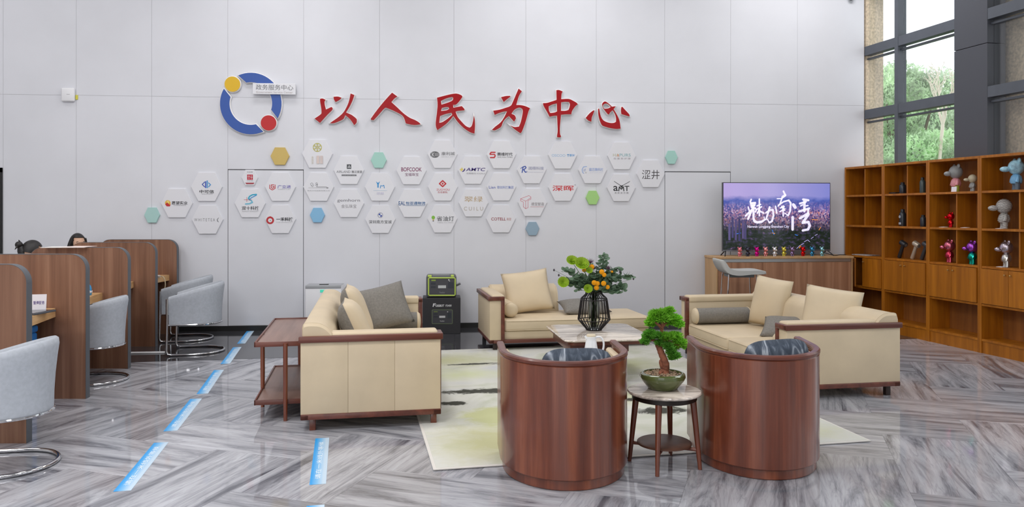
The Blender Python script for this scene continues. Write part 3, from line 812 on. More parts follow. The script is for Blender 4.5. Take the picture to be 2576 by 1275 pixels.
for a0, a1, e0, e1 in ((66, 209, 10, -11), (246, 389, 12, -12)):
    lp = [[eloc(p) for p in ring_piece(a0, a1, e0, e1)]]
    me = curve_mesh(lp, 0.008, 0.012); me.materials.clear()
    b = obj('ring_backing', me, M_RIM, emb, T(0, -0.02, 0) @ WALL_ROT)
    me = curve_mesh(lp, 0.003, 0.0); me.materials.clear()
    obj('ring_face', me, M_BLUE, b, T(0, 0, 0.0235))
for (u, v), rgb, nm in (((587, 213), (222, 178, 10), 'yellow_disc'), ((677.5, 310), (190, 8, 18), 'red_disc')):
    c = eloc((u - EU, v - EV)); r = 0.103
    lp = [[(c[0] + r * math.cos(k * PI / 20), c[1] + r * math.sin(k * PI / 20)) for k in range(40)]]
    me = curve_mesh(lp, 0.008, 0.012); me.materials.clear()
    b = obj('disc_backing', me, M_RIM, emb, T(0, -0.02, 0) @ WALL_ROT)
    me = curve_mesh(lp, 0.003, 0.0); me.materials.clear()
    obj(nm, me, plain(nm, rgb, 0.35), b, T(0, 0, 0.0235))
x0, z1 = wall_xz(639, 211); x1, z0 = wall_xz(746, 240)
nb = tag(obj('name_board', box(new(), -(x1 - x0) / 2, (x1 - x0) / 2, -0.03, 0, -(z1 - z0) / 2, (z1 - z0) / 2, bev=0.003), M_PLAQUE, None, T((x0 + x1) / 2, WALL_Y - 0.045, (z0 + z1) / 2), smooth=0),
         'white name board lettered in grey across the blue ring emblem', 'sign')
obj('spacer', box(new(), -0.2, -0.08, -0.001, 0.045, -0.03, 0.03), M_RIM, nb, smooth=0)
marks(nb, 692.5, 225.5, [('t', (92, 92, 96), '政务服务中心', 646.5, 214.5, 740, 229.5), ('t', (176, 168, 166), 'Government Service Center', 647, 231, 739, 237)], 0.03)
# ---- small fixtures
x0, z1 = wall_xz(157, 221); x1, z0 = wall_xz(190, 257)
t = thing('access_point', 'white rounded wireless box fixed to the wall near the left', 'wireless router', T((x0 + x1) / 2, WALL_Y, (z0 + z1) / 2))
bm = new(); box(bm, -0.085, 0.085, -0.045, 0, -0.092, 0.092, bev=0.02, seg=3); obj('housing', bm, M_WHITE, t)
obj('status_mark', box(new(), -0.01, 0.03, -0.0465, -0.044, 0.0, 0.006), M_GAP, t, smooth=0)
obj('yellow_tag', box(new(), 0.088, 0.115, -0.012, 0, -0.06, 0.0), plain('yellow_plastic', (214, 206, 70), 0.5), t, smooth=0)
x0, z0 = wall_xz(2137, -4)
t = thing('ceiling_camera', 'small dark dome camera high on the wall at the top edge', 'security camera', T(x0, WALL_Y, z0))
bm = new(); box(bm, -0.05, 0.05, -0.06, 0, 0.0, 0.05, bev=0.01); obj('bracket', bm, M_WHITE, t)
bm = new(); ball(bm, (0, -0.05, 0.0), 0.042); obj('dome', bm, M_BLACK, t)

# ================================================================== LOUNGE
# ---- rug with washed ink pattern
RUG_W, RUG_L, RUG_A = 3.08, 4.15, math.radians(6.2)
m, nt, p = principled('ink_wash_rug'); Lk = nt.links.new
tc = nt.nodes.new('ShaderNodeTexCoord')
def noise(scale, detail=5, dist=0.6, vec=None, rough=0.55):
    n = nt.nodes.new('ShaderNodeTexNoise'); n.inputs['Scale'].default_value = scale; n.inputs['Detail'].default_value = detail
    n.inputs['Distortion'].default_value = dist; n.inputs['Roughness'].default_value = rough
    Lk(vec or tc.outputs['Object'], n.inputs['Vector']); return n.outputs['Fac']
def ramp(fac, stops):
    r = nt.nodes.new('ShaderNodeValToRGB'); e = r.color_ramp.elements
    e[0].position, e[0].color = stops[0]; e[1].position, e[1].color = stops[-1]
    for s_ in stops[1:-1]:
        q = e.new(s_[0]); q.color = s_[1]
    Lk(fac, r.inputs['Fac']); return r.outputs['Color']
def mix(fac, a, b):
    x = nt.nodes.new('ShaderNodeMixRGB')
    for k, v in ((0, fac), (1, a), (2, b)):
        if hasattr(v, 'is_linked') or hasattr(v, 'links'): Lk(v, x.inputs[k])
        else: x.inputs[k].default_value = v
    return x.outputs[0]
BW = lambda v: (v, v, v, 1)
base_c = ramp(noise(1.1, 6, 1.2), [(0.32, lin((182, 186, 166))), (0.48, lin((208, 208, 200))), (0.7, lin((196, 198, 198)))])
def blob(cx, cy, rx, ry, soft=0.25, nz=0.5):
    """0..1 mask of a ragged ellipse in rug coordinates"""
    mp = nt.nodes.new('ShaderNodeMapping'); mp.inputs['Location'].default_value = (-cx / rx, -cy / ry, 0); mp.inputs['Scale'].default_value = (1 / rx, 1 / ry, 0)
    Lk(tc.outputs['Object'], mp.inputs['Vector'])
    ln = nt.nodes.new('ShaderNodeVectorMath'); ln.operation = 'LENGTH'; Lk(mp.outputs[0], ln.inputs[0])
    mul = nt.nodes.new('ShaderNodeMath'); mul.operation = 'MULTIPLY_ADD'; Lk(noise(5.0 if nz < 0.6 else 9.0, 8, 1.0, rough=0.7), mul.inputs[0]); mul.inputs[1].default_value = nz * 2
    sub = nt.nodes.new('ShaderNodeMath'); sub.operation = 'SUBTRACT'; Lk(ln.outputs['Value'], sub.inputs[0]); sub.inputs[1].default_value = nz
    Lk(sub.outputs[0], mul.inputs[2])
    mr = nt.nodes.new('ShaderNodeMapRange'); mr.inputs['From Min'].default_value = 1.0; mr.inputs['From Max'].default_value = 1.0 - soft
    Lk(mul.outputs[0], mr.inputs['Value']); return mr.outputs[0]
c = base_c
for cx, cy, rx, ry, col_, so in ((0.45, 0.5, 0.5, 0.62, (186, 185, 146), 0.8), (0.72, 1.15, 0.42, 0.36, (188, 190, 146), 0.3), (0.5, 3.5, 0.9, 0.5, (190, 190, 154), 0.9), (0.55, 2.75, 0.6, 0.35, (200, 204, 170), 0.9),
                                 (2.0, 1.6, 0.6, 0.5, (198, 200, 166), 0.9), (2.5, 0.35, 0.7, 0.35, (196, 196, 160), 0.8), (2.2, 2.9, 0.7, 0.5, (194, 196, 162), 0.8), (1.4, 1.9, 0.5, 0.4, (210, 212, 180), 0.6)):
    c = mix(blob(cx, cy, rx, ry, so), c, lin(col_))
for cx, cy, rx, ry, nz in ((0.62, 2.02, 0.42, 0.10, 0.9), (0.95, 1.93, 0.3, 0.06, 0.9), (0.32, 1.62, 0.14, 0.08, 0.7), (1.95, 1.05, 0.24, 0.12, 0.9), (1.9, 1.45, 0.3, 0.06, 0.9), (0.75, 3.25, 0.3, 0.05, 0.9), (1.3, 3.2, 0.35, 0.08, 1.0), (2.9, 1.0, 0.25, 0.05, 0.9)):
    c = mix(blob(cx, cy, rx, ry, 0.35, nz * 1.25), c, lin((76, 76, 70)))
Lk(c, p.inputs['Base Color']); p.inputs['Roughness'].default_value = 0.95; p.inputs['Specular IOR Level'].default_value = 0.1
bn = nt.nodes.new('ShaderNodeBump'); bn.inputs['Strength'].default_value = 0.3; Lk(noise(500, 2), bn.inputs['Height']); Lk(bn.outputs[0], p.inputs['Normal'])
RUGM = T(-0.044, 4.863, 0.003) @ RZ(RUG_A)
rug = thing('area_rug', 'cream and yellow-green rug with black ink-wash strokes under the seating', 'rug', RUGM)
obj('pile', box(new(), 0.02, RUG_W - 0.02, 0.02, RUG_L - 0.02, 0.0, 0.0115, bev=0.003), m, rug)
obj('binding', box(new(), 0.0, RUG_W, 0.0, RUG_L, 0.0, 0.009, bev=0.003), plain('rug_binding', (214, 210, 204), 0.9), rug)
RUG_TOP = 0.0145

# ---- sofas
M_SOFALEG = plain('sofa_leg_dark', (48, 34, 30), 0.4)
def sofa(label, M, L, dep, arm_h, seat_h, back_h, arms=(1, 1), back=(0.0, None), ncush=1, arm_t=0.17, floor_z=0.003, split=1, leg_wood=True):
    t = thing('leather_sofa', label, 'sofa', M)
    back = (back[0] + 0.014, L - 0.014 if back[1] is None else back[1])
    y0 = arm_t if arms[0] else 0.0
    y1 = L - arm_t if arms[1] else L
    bm = new()
    box(bm, 0, dep, 0, 0.06, 0.09, 0.132, bev=0.006); box(bm, 0, dep, L - 0.06, L, 0.09, 0.132, bev=0.006)
    box(bm, 0, 0.06, 0, L, 0.09, 0.131, bev=0.006); box(bm, dep - 0.06, dep, 0, L, 0.09, 0.131, bev=0.006)
    obj('base_rail', bm, M_REDWOOD_Y, t)
    for lx, ly in ((0.06, 0.05), (dep - 0.075, 0.05), (0.06, L - 0.095), (dep - 0.075, L - 0.095)):
        obj('leg', box(new(), lx, lx + 0.045, ly, ly + 0.045, floor_z - M.translation.z, 0.092, bev=0.004), M_REDWOOD if leg_wood else M_SOFALEG, t)
    obj('seat_base', box(new(), 0.1, dep - 0.035, y0 - 0.002, y1 + 0.002 - (0.02 if not arms[1] else 0), 0.125, seat_h - 0.135, bev=0.012), M_LEATHER, t)
    cw = (y1 - y0) / ncush
    for k in range(ncush):
        a, b = y0 + k * cw + 0.004, y0 + (k + 1) * cw - 0.004
        bm = new(); box(bm, 0.16, dep - 0.012, a, b, seat_h - 0.14, seat_h, bev=0.038, seg=4)
        # soft crown
        for v in bm.verts:
            if v.co.z > seat_h - 0.05:
                fx = (v.co.x - 0.16) / (dep - 0.17); fy = (v.co.y - a) / (b - a)
                v.co.z += 0.02 * (4 * fx * (1 - fx)) * (4 * fy * (1 - fy))
        cu = obj('seat_cushion', bm, M_LEATHER, t, smooth=60)
        for zz in (seat_h - 0.018, seat_h - 0.122):
            lp = [(0.17, a + 0.012), (dep - 0.018, a + 0.012), (dep - 0.018, b - 0.012), (0.17, b - 0.012)]
            rp = []
            for i_ in range(4):
                q = Vector(lp[i_]); pr = Vector(lp[i_ - 1]); nx = Vector(lp[(i_ + 1) % 4])
                rp += [q + (pr - q).normalized() * 0.03, q + ((pr - q).normalized() + (nx - q).normalized()) * 0.009, q + (nx - q).normalized() * 0.03]
            bm = new(); tube(bm, [(q[0] + (0.006 if q[0] > dep / 2 else 0), q[1], zz) for q in rp], 0.0045, 6, closed=True)
            obj('piping', bm, M_LEATHER, cu)
    # backrest: rounded roll
    bt = 0.25
    prof = [(0.012, 0.13), (0.012, back_h - 0.10), (0.014, back_h - 0.03), (0.03, back_h - 0.004), (0.09, back_h), (0.15, back_h - 0.012), (0.205, back_h - 0.055), (0.24, back_h - 0.13), (0.285, seat_h - 0.02), (0.285, 0.2)]
    bm = new()
    rings = []
    pp = [Vector((q[0], 0, q[1])) for q in prof]
    ppS = smooth_path(pp, 4)
    ends = [(back[0], 0.965), (back[0] + 0.02, 1.0), (back[1] - 0.02, 1.0), (back[1], 0.965)]
    for yy, s_ in ends:
        rings.append([Vector((0.14 + (q.x - 0.14) * s_, yy, 0.13 + (q.z - 0.13) * s_)) for q in ppS])
    loft(bm, rings)
    bk = obj('backrest', bm, M_LEATHER, t, smooth=35)
    for yy in (back[0] + 0.021, back[1] - 0.021):
        bm = new(); tube(bm, [(q.x, yy, q.z) for q in ppS], 0.0025, 6); obj('seam', bm, M_LEATHER, bk)
    for side in (0, 1):
        if not arms[side]:
            continue
        S_ = I4 if side == 0 else T(0, L, 0) @ SC(1, -1, 1)
        n = split
        w = (dep - 0.004) / n
        for k in range(n):
            obj('arm_panel', box(new(), k * w + 0.0004, (k + 1) * w - 0.0004, 0.006, arm_t, 0.13, arm_h - 0.03, S_, bev=0.0025), M_LEATHER, t)
        bm = new(); box(bm, 0.03, dep - 0.02, 0.03, arm_t + 0.012, arm_h - 0.06, arm_h + 0.018, S_, bev=0.024, seg=4)
        obj('arm_pad', bm, M_LEATHER, t, smooth=60)
        bm = new()
        box(bm, -0.012, dep + 0.014, -0.014, 0.034, arm_h - 0.047, arm_h, S_, bev=0.006)
        box(bm, dep - 0.03, dep + 0.014, -0.012, arm_t + 0.008, arm_h - 0.046, arm_h - 0.001, S_, bev=0.006)
        box(bm, dep - 0.03, dep + 0.013, arm_t - 0.034, arm_t + 0.008, 0.092, arm_h - 0.01, S_, bev=0.006)
        obj('arm_trim', bm, M_REDWOOD_X, t)
    return t
M1 = T(-1.02, 5.79, 0) @ RZ(math.radians(5))
M3 = T(3.836, 8.80, 0) @ RZ(math.radians(184.5))
M2 = T(0.478, 9.949, 0) @ RZ(math.radians(-85))
sofa('cream leather sofa on the left, seen from its arm end', M1, 2.55, 1.03, 0.705, 0.39, 0.80, ncush=3, split=3, floor_z=0.0)
sofa('cream leather sofa on the right, backing on to the bookcase side', M3, 2.35, 1.08, 0.65, 0.36, 0.73, ncush=2, floor_z=0.0, leg_wood=False)
sofa('cream leather chaise with a single arm against the back wall', M2, 1.97, 1.0, 0.635, 0.36, 0.69, arms=(1, 0), back=(0.12, 1.0), floor_z=0.0, leg_wood=False)

# ---- loose cushions
def pillow_mesh(w, h, t, mats, n=16, pinch=0.07, wob=0.0, seed=1):
    rnd = random.Random(seed)
    ph = [rnd.uniform(0, 6.28) for _ in range(6)]
    bm = new(); grid = {}
    for side in (1, -1):
        for i in range(n + 1):
            for j in range(n + 1):
                u = -1 + 2 * i / n; v = -1 + 2 * j / n
                edge = i in (0, n) or j in (0, n)
                if edge and side == -1:
                    continue
                th = t / 2 * max(0, (1 - abs(u) ** 3.2)) ** 0.55 * max(0, (1 - abs(v) ** 3.2)) ** 0.55
                th *= 1 + wob * math.sin(3 * u + ph[0]) * math.sin(2.5 * v + ph[1])
                x = w / 2 * u * (1 - pinch * (1 - v * v)); z = h / 2 * v * (1 - pinch * (1 - u * u))
                if pinch < 0.03:
                    x *= math.sqrt(1 - 0.3 * v ** 4); z *= math.sqrt(1 - 0.3 * u ** 4)
                grid[(i, j, side)] = bm.verts.new((x, -side * th, z))
    def gv(i, j, s):
        return grid[(i, j, 1 if (i in (0, n) or j in (0, n)) else s)]
    for side in (1, -1):
        for i in range(n):
            for j in range(n):
                q = [gv(i, j, side), gv(i + 1, j, side), gv(i + 1, j + 1, side), gv(i, j + 1, side)]
                f = bm.faces.new(q if side == 1 else list(reversed(q)))
                f.material_index = 0 if side == 1 else 1
    me = bpy.data.meshes.new('cushion'); bm.to_mesh(me); bm.free(); me.shade_smooth()
    for m_ in mats: me.materials.append(m_)
    return me
def pillow(label, M, w, h, t, front, rear=None, name='cushion', group='loose cushions', seed=1, wob=0.06, pinch=0.06):
    o = obj(name, pillow_mesh(w, h, t, [front, rear or front], seed=seed, wob=wob, pinch=pinch), None, None)
    o.matrix_world = M
    return tag(o, label, 'cushion', group)
def bolster(label, M, l, r, body, cap):
    """along local x"""
    t = thing('bolster', label, 'cushion', M, 'round bolsters on the sofas')
    bm = new(); lathe(bm, [(r * 0.985, 0.0), (r, 0.02), (r * 1.01, l / 2), (r, l - 0.02), (r * 0.985, l)], 28, RY(PI / 2)); obj('bolster_body', bm, body, t)
    for xx, s_ in ((0, -1), (l, 1)):
        bm = new(); lathe(bm, [(r * 0.99, 0), (r * 0.985, 0.012 * s_), (r * 0.8, 0.03 * s_), (r * 0.4, 0.036 * s_), (0.004, 0.037 * s_)], 28, T(xx, 0, 0) @ RY(PI / 2)); obj('end_cap', bm, cap, t)
        bm = new(); tube(bm, [(xx, r * 1.0 * math.cos(k * PI / 14), r * 1.0 * math.sin(k * PI / 14)) for k in range(28)], 0.004, 6, closed=True); obj('piping', bm, cap, t)
    return t
# facing +x in sofa space = pillow front (-y) turned by 90 deg
FX = RZ(PI / 2)
pillow('cream leather cushion with grey rear, nearer of two on the left sofa', M1 @ T(0.39, 0.72, 0.645) @ FX @ RX(math.radians(-24)), 0.52, 0.52, 0.22, M_LEATHER, M_GREYFAB, seed=1, pinch=0.035)
pillow('cream leather cushion with grey rear, farther of two on the left sofa', M1 @ T(0.38, 1.38, 0.675) @ FX @ RX(math.radians(-20)), 0.56, 0.56, 0.22, M_LEATHER, M_GREYFAB, seed=2, pinch=0.035)
pillow('large grey linen cushion leaning on the far arm of the left sofa', M1 @ T(0.62, 2.0, 0.665) @ RZ(math.radians(16)) @ RX(math.radians(-24)) @ RY(math.radians(-11)), 0.56, 0.45, 0.16, M_GREYFAB, seed=3)
bolster('grey bolster at the far arm of the left sofa', M1 @ T(0.42, 2.255, 0.485), 0.56, 0.092, M_GREYFAB, M_LEATHER)
pillow('tall cream leather cushion in the far corner of the right sofa', M3 @ T(0.29, 0.60, 0.63) @ RZ(math.radians(118)) @ RX(math.radians(-10)) @ RY(math.radians(6)), 0.46, 0.54, 0.2, M_LEATHER, M_GREYFAB, seed=4, pinch=0.035)
pillow('cream leather cushion at the near end of the right sofa', M3 @ T(0.235, 1.66, 0.635) @ RZ(math.radians(142)) @ RX(math.radians(-18)) @ RY(math.radians(7)), 0.52, 0.52, 0.2, M_LEATHER, M_GREYFAB, seed=5, pinch=0.035)
pillow('flat grey cushion lying on the seat of the right sofa', M3 @ T(0.40, 1.12, 0.435) @ RZ(math.radians(145)) @ RX(math.radians(-72)), 0.46, 0.46, 0.13, M_GREYFAB, seed=6)
bolster('grey bolster with cream ends along the far arm of the right sofa', M3 @ T(0.40, 0.285, 0.455), 0.62, 0.086, M_GREYFAB, M_LEATHER)
bolster('cream-ended bolster half hidden by the near arm of the right sofa', M3 @ T(0.40, 2.07, 0.455), 0.6, 0.086, M_GREYFAB, M_LEATHER)
pillow('large cream leather cushion on the chaise by the wall', M2 @ T(0.36, 0.58, 0.625) @ FX @ RX(math.radians(-22)) @ RY(math.radians(-7)), 0.60, 0.54, 0.17, M_LEATHER, seed=7)
bolster('cream leather bolster beside the chaise arm', M2 @ T(0.38, 0.285, 0.455), 0.44, 0.085, M_LEATHER, M_LEATHER)
pillow('flat grey cushion lying on the chaise behind the vase', M2 @ T(0.50, 1.27, 0.435) @ FX @ RX(math.radians(-78)), 0.60, 0.44, 0.14, M_GREYFAB, seed=8)

# ---- barrel armchairs
m, nt, p = principled('blue_grey_marbled_velvet'); Lk = nt.links.new
tc = nt.nodes.new('ShaderNodeTexCoord'); wv = nt.nodes.new('ShaderNodeTexNoise'); wv.inputs['Scale'].default_value = 9; wv.inputs['Detail'].default_value = 6; wv.inputs['Distortion'].default_value = 1.5
mp = nt.nodes.new('ShaderNodeMapping'); mp.inputs['Scale'].default_value = (2.2, 0.6, 0.5); Lk(tc.outputs['Object'], mp.inputs['Vector']); Lk(mp.outputs[0], wv.inputs['Vector'])
r = nt.nodes.new('ShaderNodeValToRGB'); e = r.color_ramp.elements; e[0].position = 0.42; e[0].color = lin((52, 62, 76)); e[1].position = 0.68; e[1].color = lin((158, 166, 176)); q = e.new(0.54); q.color = lin((78, 88, 102))
Lk(wv.outputs['Fac'], r.inputs['Fac']); Lk(r.outputs[0], p.inputs['Base Color']); p.inputs['Roughness'].default_value = 0.8
M_VELVET = m
def armchair(label, M, R, arm, zr=0.752):
    """open side towards +y, semicircle centre at the origin"""
    t = thing('barrel_armchair', label, 'armchair', M, 'round-backed wooden armchairs')
    def U(r, yo=0.0, n=30):
        pts = [(-r, arm + yo)] + [(-r, arm * (3 - k) / 4) for k in range(3)][0:2]
        pts += [(r * math.cos(PI + PI * k / n), (r + 0.07) * math.sin(PI + PI * k / n)) for k in range(n + 1)]
        pts += [(r, arm * (k + 1) / 4) for k in range(2)] + [(r, arm + yo)]
        return pts
    def shell(z0, z1, r0, r1, yo=0.0, b=0.006):
        o_, i_ = U(r0, yo), U(r1, yo)
        bm = new()
        rings = []
        for a, c in zip(o_, i_):
            d = (Vector((c[0], c[1], 0)) - Vector((a[0], a[1], 0))); d.normalize()
            A = Vector((a[0], a[1], 0)); C = Vector((c[0], c[1], 0)); z = Vector((0, 0, 1))
            rings.append([A + z * (z0 + b), A + d * b + z * z0, C - d * b + z * z0, C + z * (z0 + b), C + z * (z1 - b), C - d * b + z * z1, A + d * b + z * z1, A + z * (z1 - b)])
        return loft(bm, rings)
    sh = obj('back_shell', shell(0.062, zr - 0.028, R, R - 0.03), M_REDWOOD, t, smooth=30)
    obj('top_rim', shell(zr - 0.03, zr, R + 0.004, R - 0.042, 0.006, 0.008), M_REDWOOD_X, t, smooth=30)
    obj('plinth', shell(0.0, 0.064, R - 0.018, R - 0.06), M_REDWOOD, t, smooth=30)
    obj('inner_lining', shell(0.12, zr - 0.045, R - 0.03, R - 0.075, -0.03, 0.012), M_LEATHER, t, smooth=30)
    poly = U(R - 0.085, -0.02)
    bm = new(); prism(bm, poly, 0.06, 0.27); obj('seat_base', bm, M_LEATHER, t)
    bm = new(); prism(bm, U(R - 0.082, 0.0), 0.27, 0.43)
    ed = [e for e in bm.edges if abs(e.verts[0].co.z - e.verts[1].co.z) < 1e-5]
    bmesh.ops.bevel(bm, geom=ed, offset=0.03, segments=3, affect='EDGES'); obj('seat_cushion', bm, M_LEATHER, t, smooth=60)
    return t
A1M = T(0.778, 4.890, 0) @ RZ(math.radians(-1))
A2M = T(2.064, 4.94, 0) @ RZ(math.radians(-8))
armchair('red-brown round-backed armchair, left of the pair in front', A1M, 0.402, 0.28)
armchair('red-brown round-backed armchair, right of the pair in front', A2M, 0.39, 0.30)
pillow('blue-grey marbled cushion in the left round armchair', A1M @ T(0.05, -0.235, 0.61) @ RZ(PI) @ RX(math.radians(-8)), 0.45, 0.38, 0.19, M_VELVET, pinch=0.015, group='blue-grey cushions in the armchairs', seed=9)
pillow('blue-grey marbled cushion in the right round armchair', A2M @ T(0.075, -0.225, 0.625) @ RZ(PI + 0.1) @ RX(math.radians(-8)) @ RY(0.06), 0.43, 0.40, 0.19, M_VELVET, pinch=0.015, group='blue-grey cushions in the armchairs', seed=10)

# ---- round marble side table with bonsai
M_TOPMARBLE = marble('warm_streaked_marble', (226, 216, 204), (190, 178, 166), (112, 104, 100), vscale=1.6, rough=0.06, use_random=False)
TBM = T(1.425, 4.845, 0)
t = thing('round_side_table', 'small round marble-topped table between the two armchairs', 'side table', TBM)
bm = new(); lathe(bm, [(0.215, 0.458), (0.231, 0.464), (0.235, 0.472), (0.231, 0.48), (0.22, 0.482)], 48); obj('table_top', bm, M_TOPMARBLE, t)
bm = new(); lathe(bm, [(0.195, 0.425), (0.205, 0.43), (0.205, 0.459), (0.19, 0.459)], 40); obj('apron', bm, plain('dark_bronze', (44, 36, 32), 0.35, metal=0.4), t)
for k in range(4):
    a = math.radians(63 + 90 * k)
    bm = new(); tube(bm, [(0.225 * math.cos(a), 0.225 * math.sin(a), 0.0), (0.2 * math.cos(a), 0.2 * math.sin(a), 0.25), (0.178 * math.cos(a), 0.178 * math.sin(a), 0.455)], [0.013, 0.018, 0.022], 12); obj('leg', bm, M_REDWOOD, t)
bm = new(); lathe(bm, [(0.16, 0.135), (0.172, 0.139), (0.172, 0.149), (0.165, 0.153)], 40); obj('lower_shelf', bm, plain('dark_walnut', (88, 58, 44), 0.45, var=0.1, var_scale=20), t)
for k in range(2):
    a = math.radians(63 + 90 * k); c_, s_ = 0.215 * math.cos(a), 0.215 * math.sin(a)
    bm = new(); tube(bm, [(-c_, -s_, 0.122), (c_, s_, 0.122)], 0.012, 8); obj('stretcher', bm, M_REDWOOD, t)
PM = TBM @ T(0.0, 0.035, 0.482)
t = thing('bonsai_pot', 'round olive-green glazed bowl pot on the marble side table', 'plant pot', PM)
bm = new(); lathe(bm, [(0.085, 0.0), (0.095, 0.004), (0.105, 0.02), (0.135, 0.055), (0.146, 0.078), (0.142, 0.096), (0.128, 0.104), (0.122, 0.103), (0.12, 0.095), (0.118, 0.08)], 48); obj('glazed_bowl', bm, plain('olive_glaze', (84, 94, 52), 0.12, coat=0.6, var=0.1, var_scale=8), t)
bm = new(); lathe(bm, [(0.119, 0.07), (0.118, 0.088), (0.06, 0.093), (0.002, 0.094)], 32); obj('soil', bm, plain('soil', (92, 74, 60), 0.95), t)
rnd = random.Random(21); bm = new()
for k in range(170):
    rr = 0.115 * math.sqrt(rnd.random()); a = rnd.uniform(0, 6.28)
    bmesh.ops.create_icosphere(bm, subdivisions=1, radius=1, matrix=T(rr * math.cos(a), rr * math.sin(a), 0.094 + rnd.uniform(0, .004)) @ Euler((rnd.uniform(0, 6), rnd.uniform(0, 6), 0)).to_matrix().to_4x4() @ SC(rnd.uniform(.006, .012), rnd.uniform(.005, .009), rnd.uniform(.004, .006)))
pb = obj('gravel', bm, plain('gravel', (150, 128, 104), 0.8, var=0.3, var_scale=60), t); pb['kind'] = 'stuff'
BS = 0.00257   # metres per picture unit at the tree
BONM = PM @ T(0, 0, 0.09)
t = thing('bonsai_tree', 'small bonsai with clipped bright green foliage pads in the olive bowl', 'bonsai', BONM)
def bp(x, y, d=0.0):   # sketch coordinates -> local metres (x right, up), depth d
    return ((x - 395) / 5.54 * BS, d, (965 - y) / 5.54 * BS)
bm = new()
tp = smooth_path([bp(410, 985), bp(425, 900), bp(430, 830, -.01), bp(400, 740, -.015), bp(375, 670, -.005), bp(350, 600), bp(335, 550, .01), bp(355, 505), bp(420, 488, -.008), bp(425, 440), bp(390, 390, .004), bp(385, 300), bp(395, 200)], 4)
n_ = len(tp); rr_ = [0.030 * (1 - 0.66 * (i / (n_ - 1)) ** 0.8) * (1 + 0.06 * math.sin(i * 2.3)) for i in range(n_)]
rr_[0] = 0.044; rr_[1] = 0.040; rr_[2] = 0.035
tube(bm, tp, rr_, 10)
for pts in ([(420, 930), (355, 925, -.02), (340, 950, -.03)], [(430, 940), (470, 930, .02), (480, 960, .03)], [(400, 860), (365, 790, -.01), (350, 760, -.012)]):
    tube(bm, [bp(*q) for q in pts], [0.02, 0.014, 0.006], 7)
obj('trunk', bm, plain('bonsai_bark', (134, 82, 60), 0.85, bump=0.9, bump_scale=70, var=0.22, var_scale=30), t)
branches_ = [[(355, 505), (250, 490, .01), (150, 490, .0)], [(420, 488), (520, 520, -.02), (620, 560, -.03)], [(380, 560), (450, 590, -.04), (520, 680, -.05)], [(390, 330), (300, 250, -.02), (240, 220, -.02)], [(390, 300), (500, 240, .02), (600, 260, .02)], [(430, 440), (560, 430, .03), (620, 470, .03)]]
for b_ in branches_:
    bm = new(); tube(bm, smooth_path([bp(*q) for q in b_], 4), [0.011 - 0.0008 * i for i in range(9)], 7); obj('branch', bm, plain('bonsai_bark', (134, 82, 60)), t)
M_NEEDLE = leaf_mat('bonsai_green', (140, 208, 56)); M_NEEDLE2 = leaf_mat('bonsai_green_deep', (112, 182, 62))
def pad(blobs, n, seed, mat):
    rnd = random.Random(seed); V, Fc = [], []
    vol = sum(b[3] * b[4] for b in blobs)
    for x, y, d, rx, ry in blobs:
        c = Vector(bp(x, y, d)); RXm = rx / 5.54 * BS; RYm = ry / 5.54 * BS
        for _ in range(int(n * rx * ry / vol)):
            dv = Vector((rnd.gauss(0, 1), rnd.gauss(0, 1), rnd.gauss(0, 1))).normalized() * rnd.uniform(0.35, 1.0)
            p_ = c + Vector((dv.x * RXm, dv.y * RXm * 0.8, dv.z * RYm))
            ax = (dv * 0.8 + Vector((rnd.uniform(-.6, .6), rnd.uniform(-.6, .6), rnd.uniform(0.2, 1.0)))).normalized()
            for k in range(3):
                ax2 = (ax + Vector((rnd.uniform(-.7, .7), rnd.uniform(-.7, .7), rnd.uniform(-.3, .5)))).normalized()
                s_ = ax2.orthogonal().normalized() * rnd.uniform(0.0022, 0.0038); l_ = rnd.uniform(0.011, 0.022)
                i = len(V); V += [p_ - s_, p_ + s_, p_ + ax2 * l_ + s_ * 0.5, p_ + ax2 * l_ - s_ * 0.5]; Fc.append((i, i + 1, i + 2, i + 3))
    me = bpy.data.meshes.new('foliage_pad'); me.from_pydata([tuple(v) for v in V], [], Fc); me.update()
    return obj('foliage_pad', me, mat, t)
pad([(330, 130, 0, 130, 55), (470, 110, .02, 110, 50), (260, 190, -.02, 85, 50), (500, 70, .01, 40, 30), (390, 180, -.03, 100, 45)], 1700, 1, M_NEEDLE)
pad([(560, 190, 0, 100, 45), (620, 270, -.01, 70, 38), (500, 250, .03, 90, 40), (240, 260, .02, 75, 45)], 1250, 2, M_NEEDLE)
pad([(220, 400, 0, 85, 50), (140, 500, -.01, 62, 34), (200, 460, .02, 90, 40), (300, 420, -.03, 90, 42)], 1250, 3, M_NEEDLE2)
pad([(430, 430, -.03, 120, 45), (560, 440, .0, 100, 55), (620, 520, -.02, 90, 50), (680, 580, 0, 42, 28), (590, 600, .04, 70, 40)], 1700, 4, M_NEEDLE)
pad([(440, 560, -.05, 70, 50), (490, 640, -.05, 60, 60), (550, 690, -.05, 65, 40), (500, 725, -.04, 40, 30), (330, 520, -.03, 50, 32)], 1100, 5, M_NEEDLE2)

